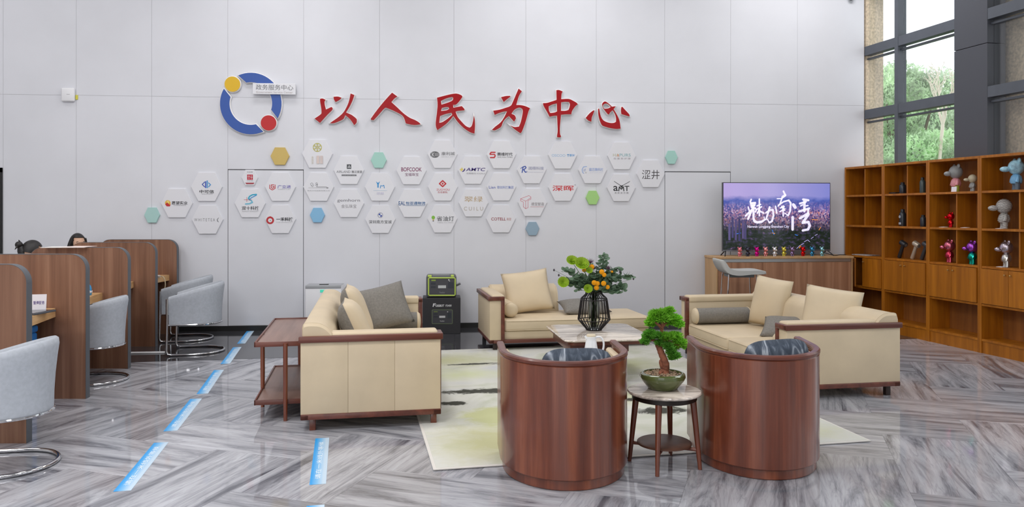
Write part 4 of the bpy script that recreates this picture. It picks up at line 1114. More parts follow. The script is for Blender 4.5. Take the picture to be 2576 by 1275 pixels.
# ---- coffee table
CTM = T(1.565, 7.63, 0) @ RZ(math.radians(3))
t = thing('coffee_table', 'low marble coffee table with rounded corners and dark wood pedestals', 'coffee table', CTM)
def rrect(hx, hy, r, n=6):
    out = []
    for sx, sy, a0 in ((1, 1, 0), (-1, 1, 90), (-1, -1, 180), (1, -1, 270)):
        for k in range(n + 1):
            a = math.radians(a0 + 90 * k / n); out.append((sx * (hx - r) + r * math.cos(a), sy * (hy - r) + r * math.sin(a)))
    return out
bm = new(); rings = [[Vector((x, y, z)) for x, y in rrect(0.44 - d_, 0.52 - d_, 0.09)] for z, d_ in ((0.402, 0.02), (0.41, 0.002), (0.417, 0.0), (0.424, 0.006))]
loft(bm, rings); obj('table_top', bm, M_TOPMARBLE, t)
bm = new(); rings = [[Vector((x, y, z)) for x, y in rrect(0.40, 0.48, 0.08)] for z in (0.372, 0.403)]; loft(bm, rings); obj('top_frame', bm, M_REDWOOD_X, t)
obj('table_box', box(new(), -0.37, 0.20, -0.40, 0.42, 0.292, 0.374, bev=0.004), M_REDWOOD_X, t)
obj('pedestal', box(new(), -0.22, 0.06, -0.28, 0.34, RUG_TOP, 0.294, bev=0.004), M_REDWOOD, t)
obj('lower_tier', box(new(), -0.32, -0.02, -0.98, -0.30, 0.215, 0.24, bev=0.004), M_REDWOOD_X, t)
for x0 in (-0.3, -0.09):
    obj('pedestal', box(new(), x0, x0 + 0.05, -0.94, -0.9, RUG_TOP, 0.217, bev=0.004), M_REDWOOD, t)
# jug on the lower tier
t = thing('thermos_jug', 'white glossy jug with a curved handle in front of the coffee table', 'jug', T(1.335, 6.80, 0.24))
M_JUG = plain('white_porcelain', (240, 242, 248), 0.12, coat=0.4)
bm = new(); lathe(bm, [(0.055, 0), (0.064, 0.006), (0.068, 0.05), (0.066, 0.1), (0.058, 0.17), (0.047, 0.23), (0.043, 0.255), (0.045, 0.27), (0.04, 0.272)], 32); obj('jug_body', bm, M_JUG, t)
bm = new(); lathe(bm, [(0.041, 0.27), (0.042, 0.282), (0.034, 0.29), (0.004, 0.292)], 28); obj('jug_lid', bm, plain('pale_wood_lid', (222, 208, 182), 0.4), t)
bm = new(); tube(bm, smooth_path([(0.04, 0, 0.262), (0.085, 0, 0.262), (0.112, 0, 0.22), (0.11, 0, 0.16), (0.085, 0, 0.11), (0.06, 0, 0.09)], 5), 0.009, 10); obj('handle', bm, M_JUG, t)
bm = new(); tube(bm, [(-0.04, 0, 0.255), (-0.056, 0, 0.276)], [0.014, 0.008], 8); obj('spout', bm, M_JUG, t)

# ---- wire vase and flowers
VX, VY, VZ = 1.545, 7.72, 0.424
VM = T(VX, VY, VZ)
t = thing('wire_vase', 'black wire cage vase on the marble coffee table', 'vase', VM)
VP = [(0.075, 0.004), (0.085, 0.02), (0.16, 0.105), (0.162, 0.115), (0.134, 0.31), (0.128, 0.325), (0.085, 0.365), (0.08, 0.395)]
M_WIRE = plain('black_wire', (40, 36, 38), 0.4, metal=0.5)
for k in range(26):
    a = 2 * PI * k / 26
    bm = new(); tube(bm, [(r_ * math.cos(a), r_ * math.sin(a), z_) for r_, z_ in VP], 0.0042, 6); obj('wire', bm, M_WIRE, t)
for r_, z_ in (VP[0], VP[2], VP[4], VP[7]):
    bm = new(); tube(bm, [(r_ * math.cos(k * PI / 16), r_ * math.sin(k * PI / 16), z_) for k in range(32)], 0.005, 6, closed=True); obj('wire_ring', bm, M_WIRE, t)
bm = new(); lathe(bm, [(0.002, 0.0), (0.075, 0.0), (0.075, 0.006), (0.002, 0.006)], 28); obj('vase_foot', bm, M_WIRE, t)
mgl, ntv, pv = principled('vase_glass'); pv.inputs['Base Color'].default_value = (0.75, 0.8, 0.78, 1); pv.inputs['Transmission Weight'].default_value = 1.0; pv.inputs['Roughness'].default_value = 0.02; pv.inputs['IOR'].default_value = 1.1
bm = new(); lathe(bm, [(0.052, 0.008), (0.055, 0.02), (0.055, 0.37), (0.052, 0.37), (0.052, 0.022)], 28); obj('glass_liner', bm, mgl, t)
FS = 8.0 / 1950 / 6.375        # metres per sketch unit at the bouquet
def fp(x, y, d=0.0): return Vector(((x - 715) * FS, d, (1235 - y) * FS))
NECK = Vector((0, 0, 0.36))
M_STEM = plain('flower_stem', (92, 112, 66), 0.7)
def stem(tp_, parent, r=0.003):
    bm = new(); foot = Vector((random.uniform(-.03, .03), random.uniform(-.03, .03), 0.03))
    nk = Vector((max(-.045, min(.045, tp_.x * .2)), max(-.04, min(.04, tp_.y * .2)), 0.37))
    tube(bm, smooth_path([foot, nk, (nk + tp_) / 2 + Vector((0, 0, 0.02)), tp_], 4), r, 5); obj('stem', bm, M_STEM, parent)
def on_sphere(n, rnd):
    for k in range(n):
        z = 1 - 2 * (k + .5) / n; a = k * 2.39996; r_ = math.sqrt(1 - z * z); yield Vector((r_ * math.cos(a), r_ * math.sin(a), z))
# yellow ball flowers
bm = new(); bmesh.ops.create_icosphere(bm, subdivisions=2, radius=0.022)
for d_ in on_sphere(90, random):
    bmesh.ops.create_icosphere(bm, subdivisions=1, radius=0.0042, matrix=T(*(d_ * 0.0225)))
ball_me = bpy.data.meshes.new('bloom'); bm.to_mesh(ball_me); bm.free(); ball_me.materials.append(plain('craspedia_yellow', (246, 176, 14), 0.8)); ball_me.shade_smooth()
WHERE_Y = ['uppermost yellow ball flower in the vase', 'upper of two touching yellow ball flowers right of centre', 'lower of two touching yellow ball flowers right of centre', 'yellow ball flower left end of the low cluster', 'yellow ball flower right of the pair in the low cluster', 'lowest yellow ball flower above the vase neck',
           'yellow ball flower in the middle right of the bouquet', 'yellow ball flower low on the right of the bouquet', 'orange-yellow ball flower half hidden on the left', 'small yellow ball flower far right among the leaves']
for (x, y, d, s_), lb in zip([(650, 232, -.10, 1.0), (797, 308, -.13, 1.0), (832, 352, -.14, .85), (672, 470, -.15, 1.0), (724, 482, -.15, .9), (712, 548, -.14, 1.0), (820, 482, -.15, 1.0), (888, 542, -.13, .85), (540, 285, -.06, .8), (992, 318, -.03, .5)], WHERE_Y):
    p_ = fp(x, y, d)
    t = thing('ball_flower', lb, 'flower', VM, 'yellow ball flowers')
    obj('bloom', ball_me, None, t, T(*p_) @ SC(s_, s_, s_)); stem(p_, t)
# green ruffled flowers
def ruffle(seed):
    rnd = random.Random(seed); bm = new()
    for layer in range(6):
        rr = 0.012 + 0.0075 * layer; n = 7 + layer * 2
        for k in range(n):
            a = 2 * PI * k / n + layer * 0.5; tilt = 0.25 + layer * 0.19
            M_ = RZ(a) @ RY(tilt)
            pts = []
            for i in range(4):
                for j in range(5):
                    w = (j - 2) / 2 * 0.013 * (0.5 + i / 3); h_ = rr * (0.2 + 0.8 * i / 3)
                    pts.append(M_ @ Vector((0.004 * i / 3 + rnd.uniform(-.0015, .0015), w, h_ + 0.002 * math.cos(j * 3 + k))))
            vs = [bm.verts.new(q) for q in pts]
            for i in range(3):
                for j in range(4):
                    bm.faces.new((vs[i * 5 + j], vs[i * 5 + j + 1], vs[i * 5 + j + 6], vs[i * 5 + j + 5]))
    me = bpy.data.meshes.new('bloom'); bm.to_mesh(me); bm.free(); me.shade_smooth()
    me.materials.append(leaf_mat('lime_petals', (186, 224, 62)))
    return me
rf = ruffle(3)
for (x, y, d, s_, rx_), lb in zip([(345, 150, -.08, 1.2, .3), (485, 195, -.12, 1.45, .5), (200, 475, -.10, 1.15, 1.0), (570, 565, -.16, .9, 1.2), (595, 285, -.14, .7, .9)],
                            ['lime green ruffled flower at the upper left of the bouquet', 'largest lime green ruffled flower left of the purple thistle', 'lime green ruffled flower at the far left of the bouquet', 'lime green ruffled flower low above the vase neck', 'small lime green flower below the top yellow ball']):
    p_ = fp(x, y, d)
    t = thing('ruffled_flower', lb, 'flower', VM, 'lime green ruffled flowers')
    obj('bloom', rf, None, t, T(*p_) @ RX(0.7 + rx_ * 0.4) @ SC(s_, s_, s_ * 1.5)); stem(p_, t)
# purple thistles
for (x, y, d, s_), lb in zip([(650, 150, -.02, 1.2), (715, 250, .0, 1.1), (935, 250, -.02, 1.0)], ['purple spiky thistle at the top of the bouquet', 'purple spiky thistle in the bouquet centre', 'purple spiky thistle at the right of the bouquet']):
    p_ = fp(x, y, d); rnd = random.Random(int(x))
    t = thing('thistle', lb, 'flower', VM, 'purple thistles'); bm = new()
    for k in range(110):
        dv = (Vector((rnd.gauss(0, .6), rnd.gauss(0, .6), rnd.uniform(0.1, 1.3)))).normalized(); o_ = dv.orthogonal().normalized() * 0.0022
        l_ = 0.05 * s_ * rnd.uniform(.6, 1.1); b_ = p_ + Vector((0, 0, -0.02))
        bm.faces.new([bm.verts.new(q) for q in (b_ - o_, b_ + o_, b_ + dv * l_)])
    obj('spikes', bm, plain('thistle_purple', (120, 88, 112), 0.8), t, smooth=0); stem(p_, t)
# eucalyptus sprigs
bm = new(); vs = [bm.verts.new((0.0, 0, 0))]
ring_ = [bm.verts.new((0.022 + 0.022 * math.cos(a) , 0.018 * math.sin(a), 0.004 * math.cos(2 * a) + 0.004)) for a in [2 * PI * k / 12 for k in range(12)]]
c_ = bm.verts.new((0.022, 0, 0.0))
for k in range(12): bm.faces.new((c_, ring_[k], ring_[(k + 1) % 12]))
bmesh.ops.delete(bm, geom=vs, context='VERTS')
leaf_me = bpy.data.meshes.new('leaf'); bm.to_mesh(leaf_me); bm.free(); leaf_me.shade_smooth()
leaf_me.materials.append(leaf_mat('eucalyptus_leaf', (118, 146, 120)))
rnd = random.Random(33)
SPR = [((850, 70), -.01, 'eucalyptus sprig rising at the top of the bouquet'), ((890, 170), .06, 'eucalyptus sprig behind the top of the bouquet'), ((1090, 260), .0, 'eucalyptus sprig at the upper right of the bouquet'), ((1295, 380), -.03, 'eucalyptus sprig reaching farthest right'), ((1160, 600), -.06, 'eucalyptus sprig drooping on the right side'),
       ((1040, 630), -.09, 'eucalyptus sprig drooping beside the vase neck on the right'), ((1080, 430), .07, 'dense eucalyptus sprig in the right half'), ((270, 300), .03, 'eucalyptus sprig at the upper left behind the lime flower'), ((250, 530), .0, 'eucalyptus sprig drooping at the lower left'),
       ((440, 590), -.08, 'eucalyptus sprig hanging over the vase neck on the left'), ((400, 400), -.09, 'dense eucalyptus sprig in the left half'), ((700, 380), -.10, 'eucalyptus sprig in the front middle'), ((980, 420), -.10, 'eucalyptus sprig in front right of the yellow flowers'), ((520, 450), -.09, 'eucalyptus sprig in front left of the yellow flowers'),
       ((610, 230), .05, 'eucalyptus sprig behind the purple thistles'), ((930, 330), .05, 'eucalyptus sprig behind the right yellow flowers'), ((330, 480), .06, 'eucalyptus sprig behind the far left lime flower'), ((800, 600), -.12, 'eucalyptus sprig hanging low in front of the vase neck')]
for (x, y), d, lb in SPR:
    e_ = fp(x, y, d); t = thing('eucalyptus_sprig', lb, 'foliage', VM, 'eucalyptus sprigs')
    st = Vector((e_.x * .1, e_.y * .2, 0.37)); md = (st + e_) / 2 + Vector((0, 0, 0.05 if y > 350 else 0.01))
    path = smooth_path([st, md, e_], 6)
    bm = new(); tube(bm, path, 0.0022, 5); obj('stem', bm, M_STEM, t)
    n = len(path)
    for i in range(3, n):
        for s_ in (-1, 1, 1):
            sc_ = rnd.uniform(1.2, 1.9) * (1.0 if i < n - 1 else 0.7)
            obj('leaf', leaf_me, None, t, T(*path[i]) @ Euler((rnd.uniform(-.8, .8), rnd.uniform(-.9, .5), rnd.uniform(-1, 1) + (PI if s_ < 0 else 0))).to_matrix().to_4x4() @ SC(sc_, sc_, sc_))
# dark seed pods on thin wires at the edges
for (x, y), lb in zip([(75, 285), (150, 365), (1335, 430), (1120, 320)], ['small dark seed pod at the far left of the bouquet', 'small dark seed pod above the left lime flower', 'small dark seed pod at the far right of the bouquet', 'small dark seed pod above the right eucalyptus']):
    e_ = fp(x, y, -.03); t = thing('seed_pod', lb, 'dried flower', VM, 'dark seed pods')
    bm = new(); ball(bm, tuple(e_), 0.009, u=8, v=6, sq=(1, 1, 1.5)); obj('pod', bm, plain('pod_dark', (70, 62, 70), 0.8), t); stem(e_, t, 0.0015)

# ---- console table behind the left sofa
STM = T(-1.43, 6.13, 0) @ RZ(math.radians(5.7))
t = thing('console_table', 'dark wood two-tier console table behind the left sofa', 'side table', STM)
M_TRAY = wood('brown_tray_wood', (126, 102, 94), (150, 122, 112), 'Y', 14, 0.06, 0.4)
for z_ in (0.578, 0.13):
    obj('tier', box(new(), 0.01, 0.37, 0.01, 1.39, z_, z_ + 0.022, bev=0.003), M_TRAY, t)
    bm = new()
    box(bm, 0, 0.38, 0, 0.014, z_ - 0.004, z_ + 0.034, bev=0.003); box(bm, 0, 0.38, 1.386, 1.40, z_ - 0.004, z_ + 0.034, bev=0.003)
    box(bm, 0, 0.014, 0, 1.4, z_ - 0.004, z_ + 0.034, bev=0.003); box(bm, 0.366, 0.38, 0, 1.4, z_ - 0.004, z_ + 0.034, bev=0.003)
    obj('tier_rim', bm, M_REDWOOD_X, t)
for x_, y_ in ((0.235, -0.012), (0.008, 0.47), (0.362, 0.47), (0.362, 0.97), (0.235, 1.412)):
    bm = new(); tube(bm, [(x_, y_, 0.0), (x_, y_, 0.3), (x_, y_, 0.6)], [0.015, 0.018, 0.017], 14); obj('leg', bm, M_REDWOOD, t)

# ================================================================== SERVICE DESKS ON THE LEFT
BR = -YAW
BOOTH = [(-2.88, 5.709), (-3.055, 7.021), (-3.211, 8.334), (-3.403, 9.653), (-3.47, 10.62)]
def divider(label, x, y, w=1.02, h=1.252, th=0.062, r=0.13):
    """right lower corner of the near face at (x, y)"""
    t = thing('desk_divider', label, 'partition', T(x, y, 0) @ RZ(BR), 'walnut dividers between the service desks')
    def outline(d):
        o_ = [(-d, 0.0)]
        for k in range(9):
            a = PI / 2 * k / 8; o_.append((-r + (r - d) * math.cos(a), h - r + (r - d) * math.sin(a)))
        for k in range(9):
            a = PI / 2 + PI / 2 * k / 8; o_.append((-w + r + (r - d) * math.cos(a), h - r + (r - d) * math.sin(a)))
        o_.append((-w + d, 0.0)); return o_
    bm = new(); prism(bm, outline(0.0025), -th + 0.001, -0.001, RX(PI / 2)); obj('board', bm, M_BOOTH, t, smooth=30)
    bm = new(); O, I = outline(0.0), outline(0.003)
    rings = [[Vector((a[0], y_, a[1])) for a, y_ in ((o_, 0.0), (o_, th), (i_, th), (i_, 0.0))] for o_, i_ in zip(O, I)]
    loft(bm, rings); obj('edge_band', bm, M_EDGE, t, smooth=30)
LBL = ['nearest walnut desk divider at the left edge of the picture', 'second walnut desk divider from the viewer', 'third walnut desk divider, with papers lying on its top', 'fourth walnut desk divider from the viewer', 'farthest walnut desk divider, against the back wall']
for (x, y), lb in zip(BOOTH, LBL): divider(lb, x, y)
def lerp(a, b, f): return a + (b - a) * f
for k in range(4):
    (xa, ya), (xb, yb) = BOOTH[k], BOOTH[k + 1]
    bm = new()
    A, B = (xa - 0.26, ya + 0.09), (xb - (0.1 if k == 3 else 0.26), yb + 0.02)
    poly = [(A[0], A[1]), (B[0], B[1]), (B[0] - 0.62, B[1] + 0.055), (A[0] - 0.62, A[1] + 0.055)]
    cx, cy = sum(q[0] for q in poly) / 4, sum(q[1] for q in poly) / 4
    prism(bm, [(q[0] - cx, q[1] - cy) for q in poly], 0.71, 0.785)
    t = thing('service_desk', ['light oak desk between the nearest two dividers', 'light oak desk between the second and third dividers', 'light oak desk between the third and fourth dividers', 'light oak desk between the farthest two dividers'][k], 'desk', T(cx, cy, 0), 'oak service desks')
    obj('desk_top', bm, M_DESK, t, smooth=0)
    bm = new(); prism(bm, [(lerp(poly[0][0], poly[3][0], .55) - cx, poly[0][1] + .01 - cy), (lerp(poly[1][0], poly[2][0], .55) - cx, poly[1][1] - .01 - cy), (lerp(poly[1][0], poly[2][0], .59) - cx, poly[1][1] - .01 - cy), (lerp(poly[0][0], poly[3][0], .59) - cx, poly[0][1] + .01 - cy)], 0.0, 0.711)
    obj('modesty_panel', bm, M_BOOTH, t, smooth=0)
# tub chairs with chrome hoop bases
def tub_chair(label, x, y, rot):
    t = thing('tub_chair', label, 'chair', T(x, y, 0) @ RZ(rot), 'grey tub chairs at the service desks')
    R, arm = 0.285, 0.27
    def U(r, a_=arm, n=24):
        pts = [(-a_, -r), (-a_ * 0.66, -r), (-a_ * 0.33, -r)] + [(r * math.sin(PI * k / n), -r * math.cos(PI * k / n)) for k in range(n + 1)] + [(-a_ * 0.33, r), (-a_ * 0.66, r), (-a_, r)]
        return pts
    def ztop(px_): f = (px_ + arm) / (arm + R); return 0.65 + 0.15 * (1 - max(0.0, 1 - f) ** 1.12)
    zb = 0.35
    rings = []
    n = len(U(R))
    levels = [0, .25, .5, .75, .92, 1.0]
    outer = []
    for f in levels:
        rr = R * (0.90 + 0.13 * f * f - (0.035 if f > 0.99 else 0))
        outer.append([(q[0], q[1], f) for q in U(rr)])
    inner = []
    for f in reversed(levels):
        rr = R * (0.90 + 0.13 * f * f) - 0.04
        inner.append([(q[0], q[1], f) for q in U(rr)])
    bm = new(); cols = []
    for i in range(n):
        ring = []
        for lv in outer + inner:
            px_, py_, f = lv[i]
            zt = ztop(px_)
            ring.append(Vector((px_, py_, zb + (zt - zb) * f + (0.012 if (f > 0.99) else 0) * 0)))
        # soften the lip
        k = len(outer)
        mid = (ring[k - 1] + ring[k]) / 2 + Vector((0, 0, 0.014)); ring.insert(k, mid)
        cols.append(ring)
    loft(bm, cols); obj('seat_shell', bm, M_CHAIRFAB, t, smooth=50)
    bm = new(); prism(bm, U(R * 0.90 - 0.03), 0.352, 0.46)
    ed = [e for e in bm.edges if all(v.co.z > 0.45 for v in e.verts)]; bmesh.ops.bevel(bm, geom=ed, offset=0.025, segments=3, affect='EDGES')
    obj('seat_cushion', bm, M_CHAIRFAB, t, smooth=60)
    bm = new(); tube(bm, [(q[0], q[1], zb - 0.006) for q in U(R * 0.905)], 0.010, 8); obj('shell_rail', bm, M_CHROME, t)
    ro = R * 1.0
    path = [Vector((-arm - 0.012, -ro, 0.64)), Vector((-arm - 0.015, -ro, 0.3)), Vector((-arm - 0.02, -ro, 0.06)), Vector((-arm - 0.008, -ro, 0.022)), Vector((-arm + 0.03, -ro, 0.014))]
    path += [Vector((q[0], q[1], 0.014)) for q in U(ro)[1:-1]]
    path += [Vector((-arm + 0.03, ro, 0.014)), Vector((-arm - 0.008, ro, 0.022)), Vector((-arm - 0.02, ro, 0.06)), Vector((-arm - 0.015, ro, 0.3)), Vector((-arm - 0.012, ro, 0.64))]
    bm = new(); tube(bm, path, 0.0135, 10); obj('hoop_base', bm, M_CHROME, t)
tub_chair('grey tub chair nearest the viewer, cut by the left edge', -2.75, 5.22, math.radians(4))
tub_chair('grey tub chair between the second and third desk dividers', -3.30, 7.78, math.radians(6))
tub_chair('grey tub chair in front of the fourth divider, whole hoop base showing', -2.80, 9.30, math.radians(8))
tub_chair('grey tub chair farthest back beside the last divider', -3.19, 10.22, math.radians(6))

# things on and around the desks
sg = thing('desk_sign', 'white card reading four purple characters on the nearest desk', 'sign', T(-3.335, 6.80, 0.785) @ RZ(math.radians(8)))
obj('card', box(new(), -0.055, 0.055, -0.004, 0.0, 0.0, 0.145, RX(math.radians(-8))), plain('white_card', (236, 234, 240), 0.5), sg, smooth=0)
me = fit(flat_text('暂停服务', 0.02), -0.042, 0.06, 0.042, 0.09); me.materials.clear()
obj('lettering', me, ink((110, 96, 150)), sg, RX(math.radians(-8)) @ T(0, -0.0048, 0) @ WALL_ROT)
obj('base', box(new(), -0.055, 0.055, -0.03, 0.03, 0.0, 0.006), plain('clear_base', (150, 160, 190), 0.2), sg, smooth=0)
lp_ = thing('tablet', 'dark tablet lying by the white card on the nearest desk', 'tablet', T(-3.315, 6.70, 0.785) @ RZ(math.radians(-12)))
obj('tablet_body', box(new(), -0.09, 0.09, -0.13, 0.13, 0, 0.016, bev=0.004), plain('slate_plastic', (78, 80, 86), 0.4), lp_)
obj('tablet_screen', box(new(), -0.078, 0.078, -0.115, 0.115, 0.0155, 0.018), plain('dark_glass', (44, 46, 52), 0.12), lp_, smooth=0)
bb = thing('spray_bottle', 'blue plastic bottle on the second desk', 'bottle', T(-3.505, 8.10, 0.785))
bm = new(); lathe(bm, [(0.03, 0), (0.034, 0.005), (0.034, 0.07), (0.026, 0.095), (0.013, 0.112)], 20); obj('bottle_body', bm, plain('cyan_plastic', (60, 150, 206), 0.3), bb)
bm = new(); lathe(bm, [(0.014, 0.11), (0.014, 0.128), (0.004, 0.13)], 16); obj('bottle_cap', bm, plain('cyan_plastic', (60, 150, 206)), bb)
obj('bottle_label', box(new(), -0.035, 0.035, -0.035, 0.035, 0.02, 0.05, bev=0.012), M_WHITE, bb)
pn = tag(obj('notepad', box(new(), -0.09, 0.09, -0.12, 0.12, 0, 0.008, bev=0.002), plain('paper_white', (236, 234, 230), 0.7), None, T(-3.62, 7.90, 0.785) @ RZ(0.2)), 'white notepad on the second desk beside the blue bottle', 'notepad')
bx = thing('waste_bin', 'tall blue bin standing under the nearest desk', 'bin', T(-3.50, 6.80, 0))
obj('bin_body', box(new(), -0.1, 0.1, -0.12, 0.12, 0, 0.6, bev=0.02, seg=3), plain('blue_plastic', (40, 120, 196), 0.4), bx)
obj('bin_lid', box(new(), -0.105, 0.105, -0.125, 0.125, 0.6, 0.66, bev=0.02, seg=3), plain('blue_plastic', (40, 120, 196)), bx)
dm = thing('screen_stand', 'thin white upright screen seen edge-on on the farthest desk', 'screen', T(-3.645, 10.30, 0.785) @ RZ(math.radians(19.5)))
obj('screen', box(new(), -0.008, 0.008, -0.2, 0.16, 0.015, 0.30, RY(math.radians(-4)), bev=0.003), M_WHITE, dm)
obj('foot', box(new(), -0.05, 0.07, -0.1, 0.08, 0, 0.016, bev=0.004), M_WHITE, dm)
bm = new(); tube(bm, smooth_path([(-3.585, 10.22, 0.80), (-3.50, 10.20, 0.792), (-3.475, 10.2, 0.70), (-3.49, 10.2, 0.62), (-3.50, 10.2, 0.55), (-3.47, 10.2, 0.47)], 5), 0.006, 6)
tag(obj('hanging_cable', bm, plain('beige_cord', (206, 190, 160), 0.6)), 'beige cord hanging off the farthest desk', 'cord')
pp_ = thing('paper_sheets', 'white printed sheets lying across the top of the third divider', 'paper', T(-3.83, 8.42, 1.2525) @ RZ(0.05))
obj('sheet', box(new(), -0.22, 0.2, -0.14, 0.13, 0, 0.003), plain('paper_white', (236, 234, 230)), pp_, smooth=0)
obj('sheet', box(new(), -0.02, 0.21, -0.1, 0.15, 0.003, 0.006, RZ(-0.12)), plain('paper_tint', (232, 214, 208), 0.7), pp_, smooth=0)
tag(obj('cable_cover', box(new(), -0.21, 0.21, -0.03, 0.03, 0, 0.014, bev=0.005), M_WHITE, None, T(-3.35, 9.215, 0.002)), 'white cable cover strip on the dark floor by the third desk', 'cable cover')

# ---- people sitting behind the desks
M_SKIN = plain('skin', (214, 172, 146), 0.55)
M_HAIR = plain('black_hair', (26, 22, 22), 0.45, bump=0.8, bump_scale=120)
def person(label, x, y, top, face, lean, shirt, bun):
    """seated, facing local +x"""
    h0 = top - 0.125            # head centre height
    hx = lean
    V = [(0, 0, 0.52), (0.01, 0, 0.68), (lean * 0.5, 0, 0.88), (lean * 0.75, 0, h0 - 0.22), (lean * 0.9, 0, h0 - 0.12), (lean, 0, h0 - 0.02)]
    R = [0.15, 0.13, 0.145, 0.10, 0.055, 0.06]
    E = [(0, 1), (1, 2), (2, 3), (3, 4), (4, 5)]
    def add(p_, r_, j):
        V.append(p_); R.append(r_); E.append((j, len(V) - 1)); return len(V) - 1
    for s_ in (-1, 1):
        a = add((lean * 0.72, 0.17 * s_, h0 - 0.27), 0.062, 3); b = add((lean * 0.7 + 0.10, 0.23 * s_, h0 - 0.50), 0.046, a)
        c = add((lean + 0.28, 0.15 * s_, 0.845), 0.036, b); d = add((lean + 0.36, 0.13 * s_, 0.838), 0.03, c)
        for q in range(4): add((lean + 0.425 + 0.012 * (q in (1, 2)), (0.10 + 0.02 * q) * s_, 0.826), 0.0095, d)
        add((lean + 0.38, 0.075 * s_, 0.832), 0.011, d)
        k = add((0.40, 0.10 * s_, 0.53), 0.085, 0); f = add((0.43, 0.11 * s_, 0.10), 0.05, k); add((0.55, 0.12 * s_, 0.045), 0.038, f)
    me = bpy.data.meshes.new('body'); me.from_pydata(V, E, [])
    o = bpy.data.objects.new('body', me); COL.objects.link(o)
    o.modifiers.new('s', 'SKIN'); sv = me.skin_vertices[0].data
    for i, r_ in enumerate(R): sv[i].radius = (r_, r_ * 1.0); sv[i].use_root = (i == 0)
    for i in (0, 1, 2): sv[i].radius = (R[i] * 0.8, R[i] * 1.15)
    sd = o.modifiers.new('d', 'SUBSURF'); sd.levels = 2; sd.render_levels = 2
    dg = bpy.context.evaluated_depsgraph_get(); dg.update()
    m2 = bpy.data.meshes.new_from_object(o.evaluated_get(dg)); bpy.data.objects.remove(o)
    bm = new(); bm.from_mesh(m2)
    HM = T(hx, 0, h0) @ RY(math.radians(14)) if bun else T(hx, 0, h0)
    ball(bm, (0, 0, 0.005), 1.0, HM, 24, 18, (0.098, 0.078, 0.115)); ball(bm, (0.045, 0, -0.05), 1.0, HM, 16, 12, (0.055, 0.055, 0.07))
    ball(bm, (0.097, 0, -0.02), 1.0, HM, 10, 8, (0.018, 0.012, 0.022))
    for s_ in (-1, 1): ball(bm, (0.0, 0.078 * s_, -0.01), 1.0, HM, 10, 8, (0.018, 0.008, 0.03))
    m3 = bpy.data.meshes.new('body'); bm.to_mesh(m3); bm.free()
    o = bpy.data.objects.new('body', m3); COL.objects.link(o)
    rm = o.modifiers.new('r', 'REMESH'); rm.mode = 'VOXEL'; rm.voxel_size = 0.008
    dg = bpy.context.evaluated_depsgraph_get(); dg.update()
    m4 = bpy.data.meshes.new_from_object(o.evaluated_get(dg)); bpy.data.objects.remove(o)
    m4.materials.clear(); m4.materials.append(M_SKIN); m4.materials.append(plain('shirt_%d' % shirt[0], shirt, 0.85)); m4.materials.append(plain('dark_trousers', (44, 46, 54), 0.9))
    for f in m4.polygons:
        c = f.center
        f.material_index = 0 if (c.z > h0 - 0.15 or (c.x > lean + 0.3 and c.z > 0.75)) else (2 if c.z < 0.6 else 1)
    m4.shade_smooth()
    t = thing('person', label, 'person', T(x - hx * math.cos(face), y - hx * math.sin(face), 0) @ RZ(face))
    obj('body', m4, None, t)
    # hair cap, a shell over the skull with the face left free
    bm = new(); ball(bm, (0, 0, 0.005), 1.0, I4, 28, 20, (0.110, 0.091, 0.128))
    bmesh.ops.delete(bm, geom=[v for v in bm.verts if v.co.x > 0.052 and v.co.z < 0.07 or v.co.z < (-0.02 if bun else -0.12)], context='VERTS')
    bmesh.ops.solidify(bm, geom=bm.faces, thickness=0.012)
    obj('hair', bm, M_HAIR, t, HM, smooth=60)
    if bun:
        bm = new(); ball(bm, (-0.135, 0, 0.05), 0.038, I4, 14, 10)
        tube(bm, [(-0.13, 0.02, 0.08), (-0.15, 0.0, 0.10)], [0.012, 0.003], 6); tube(bm, [(-0.15, -0.02, 0.03), (-0.165, -0.03, -0.01)], [0.014, 0.003], 6)
        bmesh.ops.translate(bm, verts=bm.verts, vec=(0, 0, 0)); obj('hair_bun', bm, M_HAIR, t, HM)
        bm = new(); tube(bm, [(-0.06, 0, -0.06), (-0.09, 0, 0.0), (-0.125, 0, 0.04)], [0.05, 0.05, 0.025], 10); obj('hair_nape', bm, M_HAIR, t, HM)
    else:
        for s_ in (-1, 1):
            bm = new(); tube(bm, smooth_path([(0.02, 0.068 * s_, 0.06), (0.0, 0.092 * s_, -0.03), (-0.01, 0.10 * s_, -0.14), (0.0, 0.10 * s_, -0.26)], 4), [0.03] * 6 + [0.034] * 4 + [0.03, 0.022, 0.012], 10); obj('long_hair', bm, M_HAIR, t, HM)
        bm = new(); tube(bm, [(-0.05, 0, 0.03), (-0.075, 0, -0.08), (-0.08, 0, -0.25)], [0.07, 0.075, 0.04], 12); obj('long_hair', bm, M_HAIR, t, HM)
    for s_ in (-1, 1):
        bm = new(); ball(bm, (0.083, 0.032 * s_, 0.003), 0.011, I4, 10, 8, (0.6, 1, 0.6)); obj('eye', bm, plain('eye_dark', (40, 32, 30), 0.2), t, HM)
        bm = new(); tube(bm, [(0.085, 0.018 * s_, 0.022), (0.086, 0.034 * s_, 0.027), (0.076, 0.05 * s_, 0.022)], 0.0035, 6); obj('eyebrow', bm, M_HAIR, t, HM)
    bm = new(); tube(bm, [(0.094, -0.02, -0.058), (0.1, 0, -0.056), (0.094, 0.02, -0.058)], [0.003, 0.006, 0.003], 6); obj('mouth', bm, plain('lips', (178, 96, 90), 0.5), t, HM)
    # stool under the sitter
    st = thing('staff_stool', 'low dark stool under ' + ('the seated person with a hair bun' if bun else 'the seated person with long hair'), 'stool', T(x - hx * math.cos(face), y - hx * math.sin(face), 0))
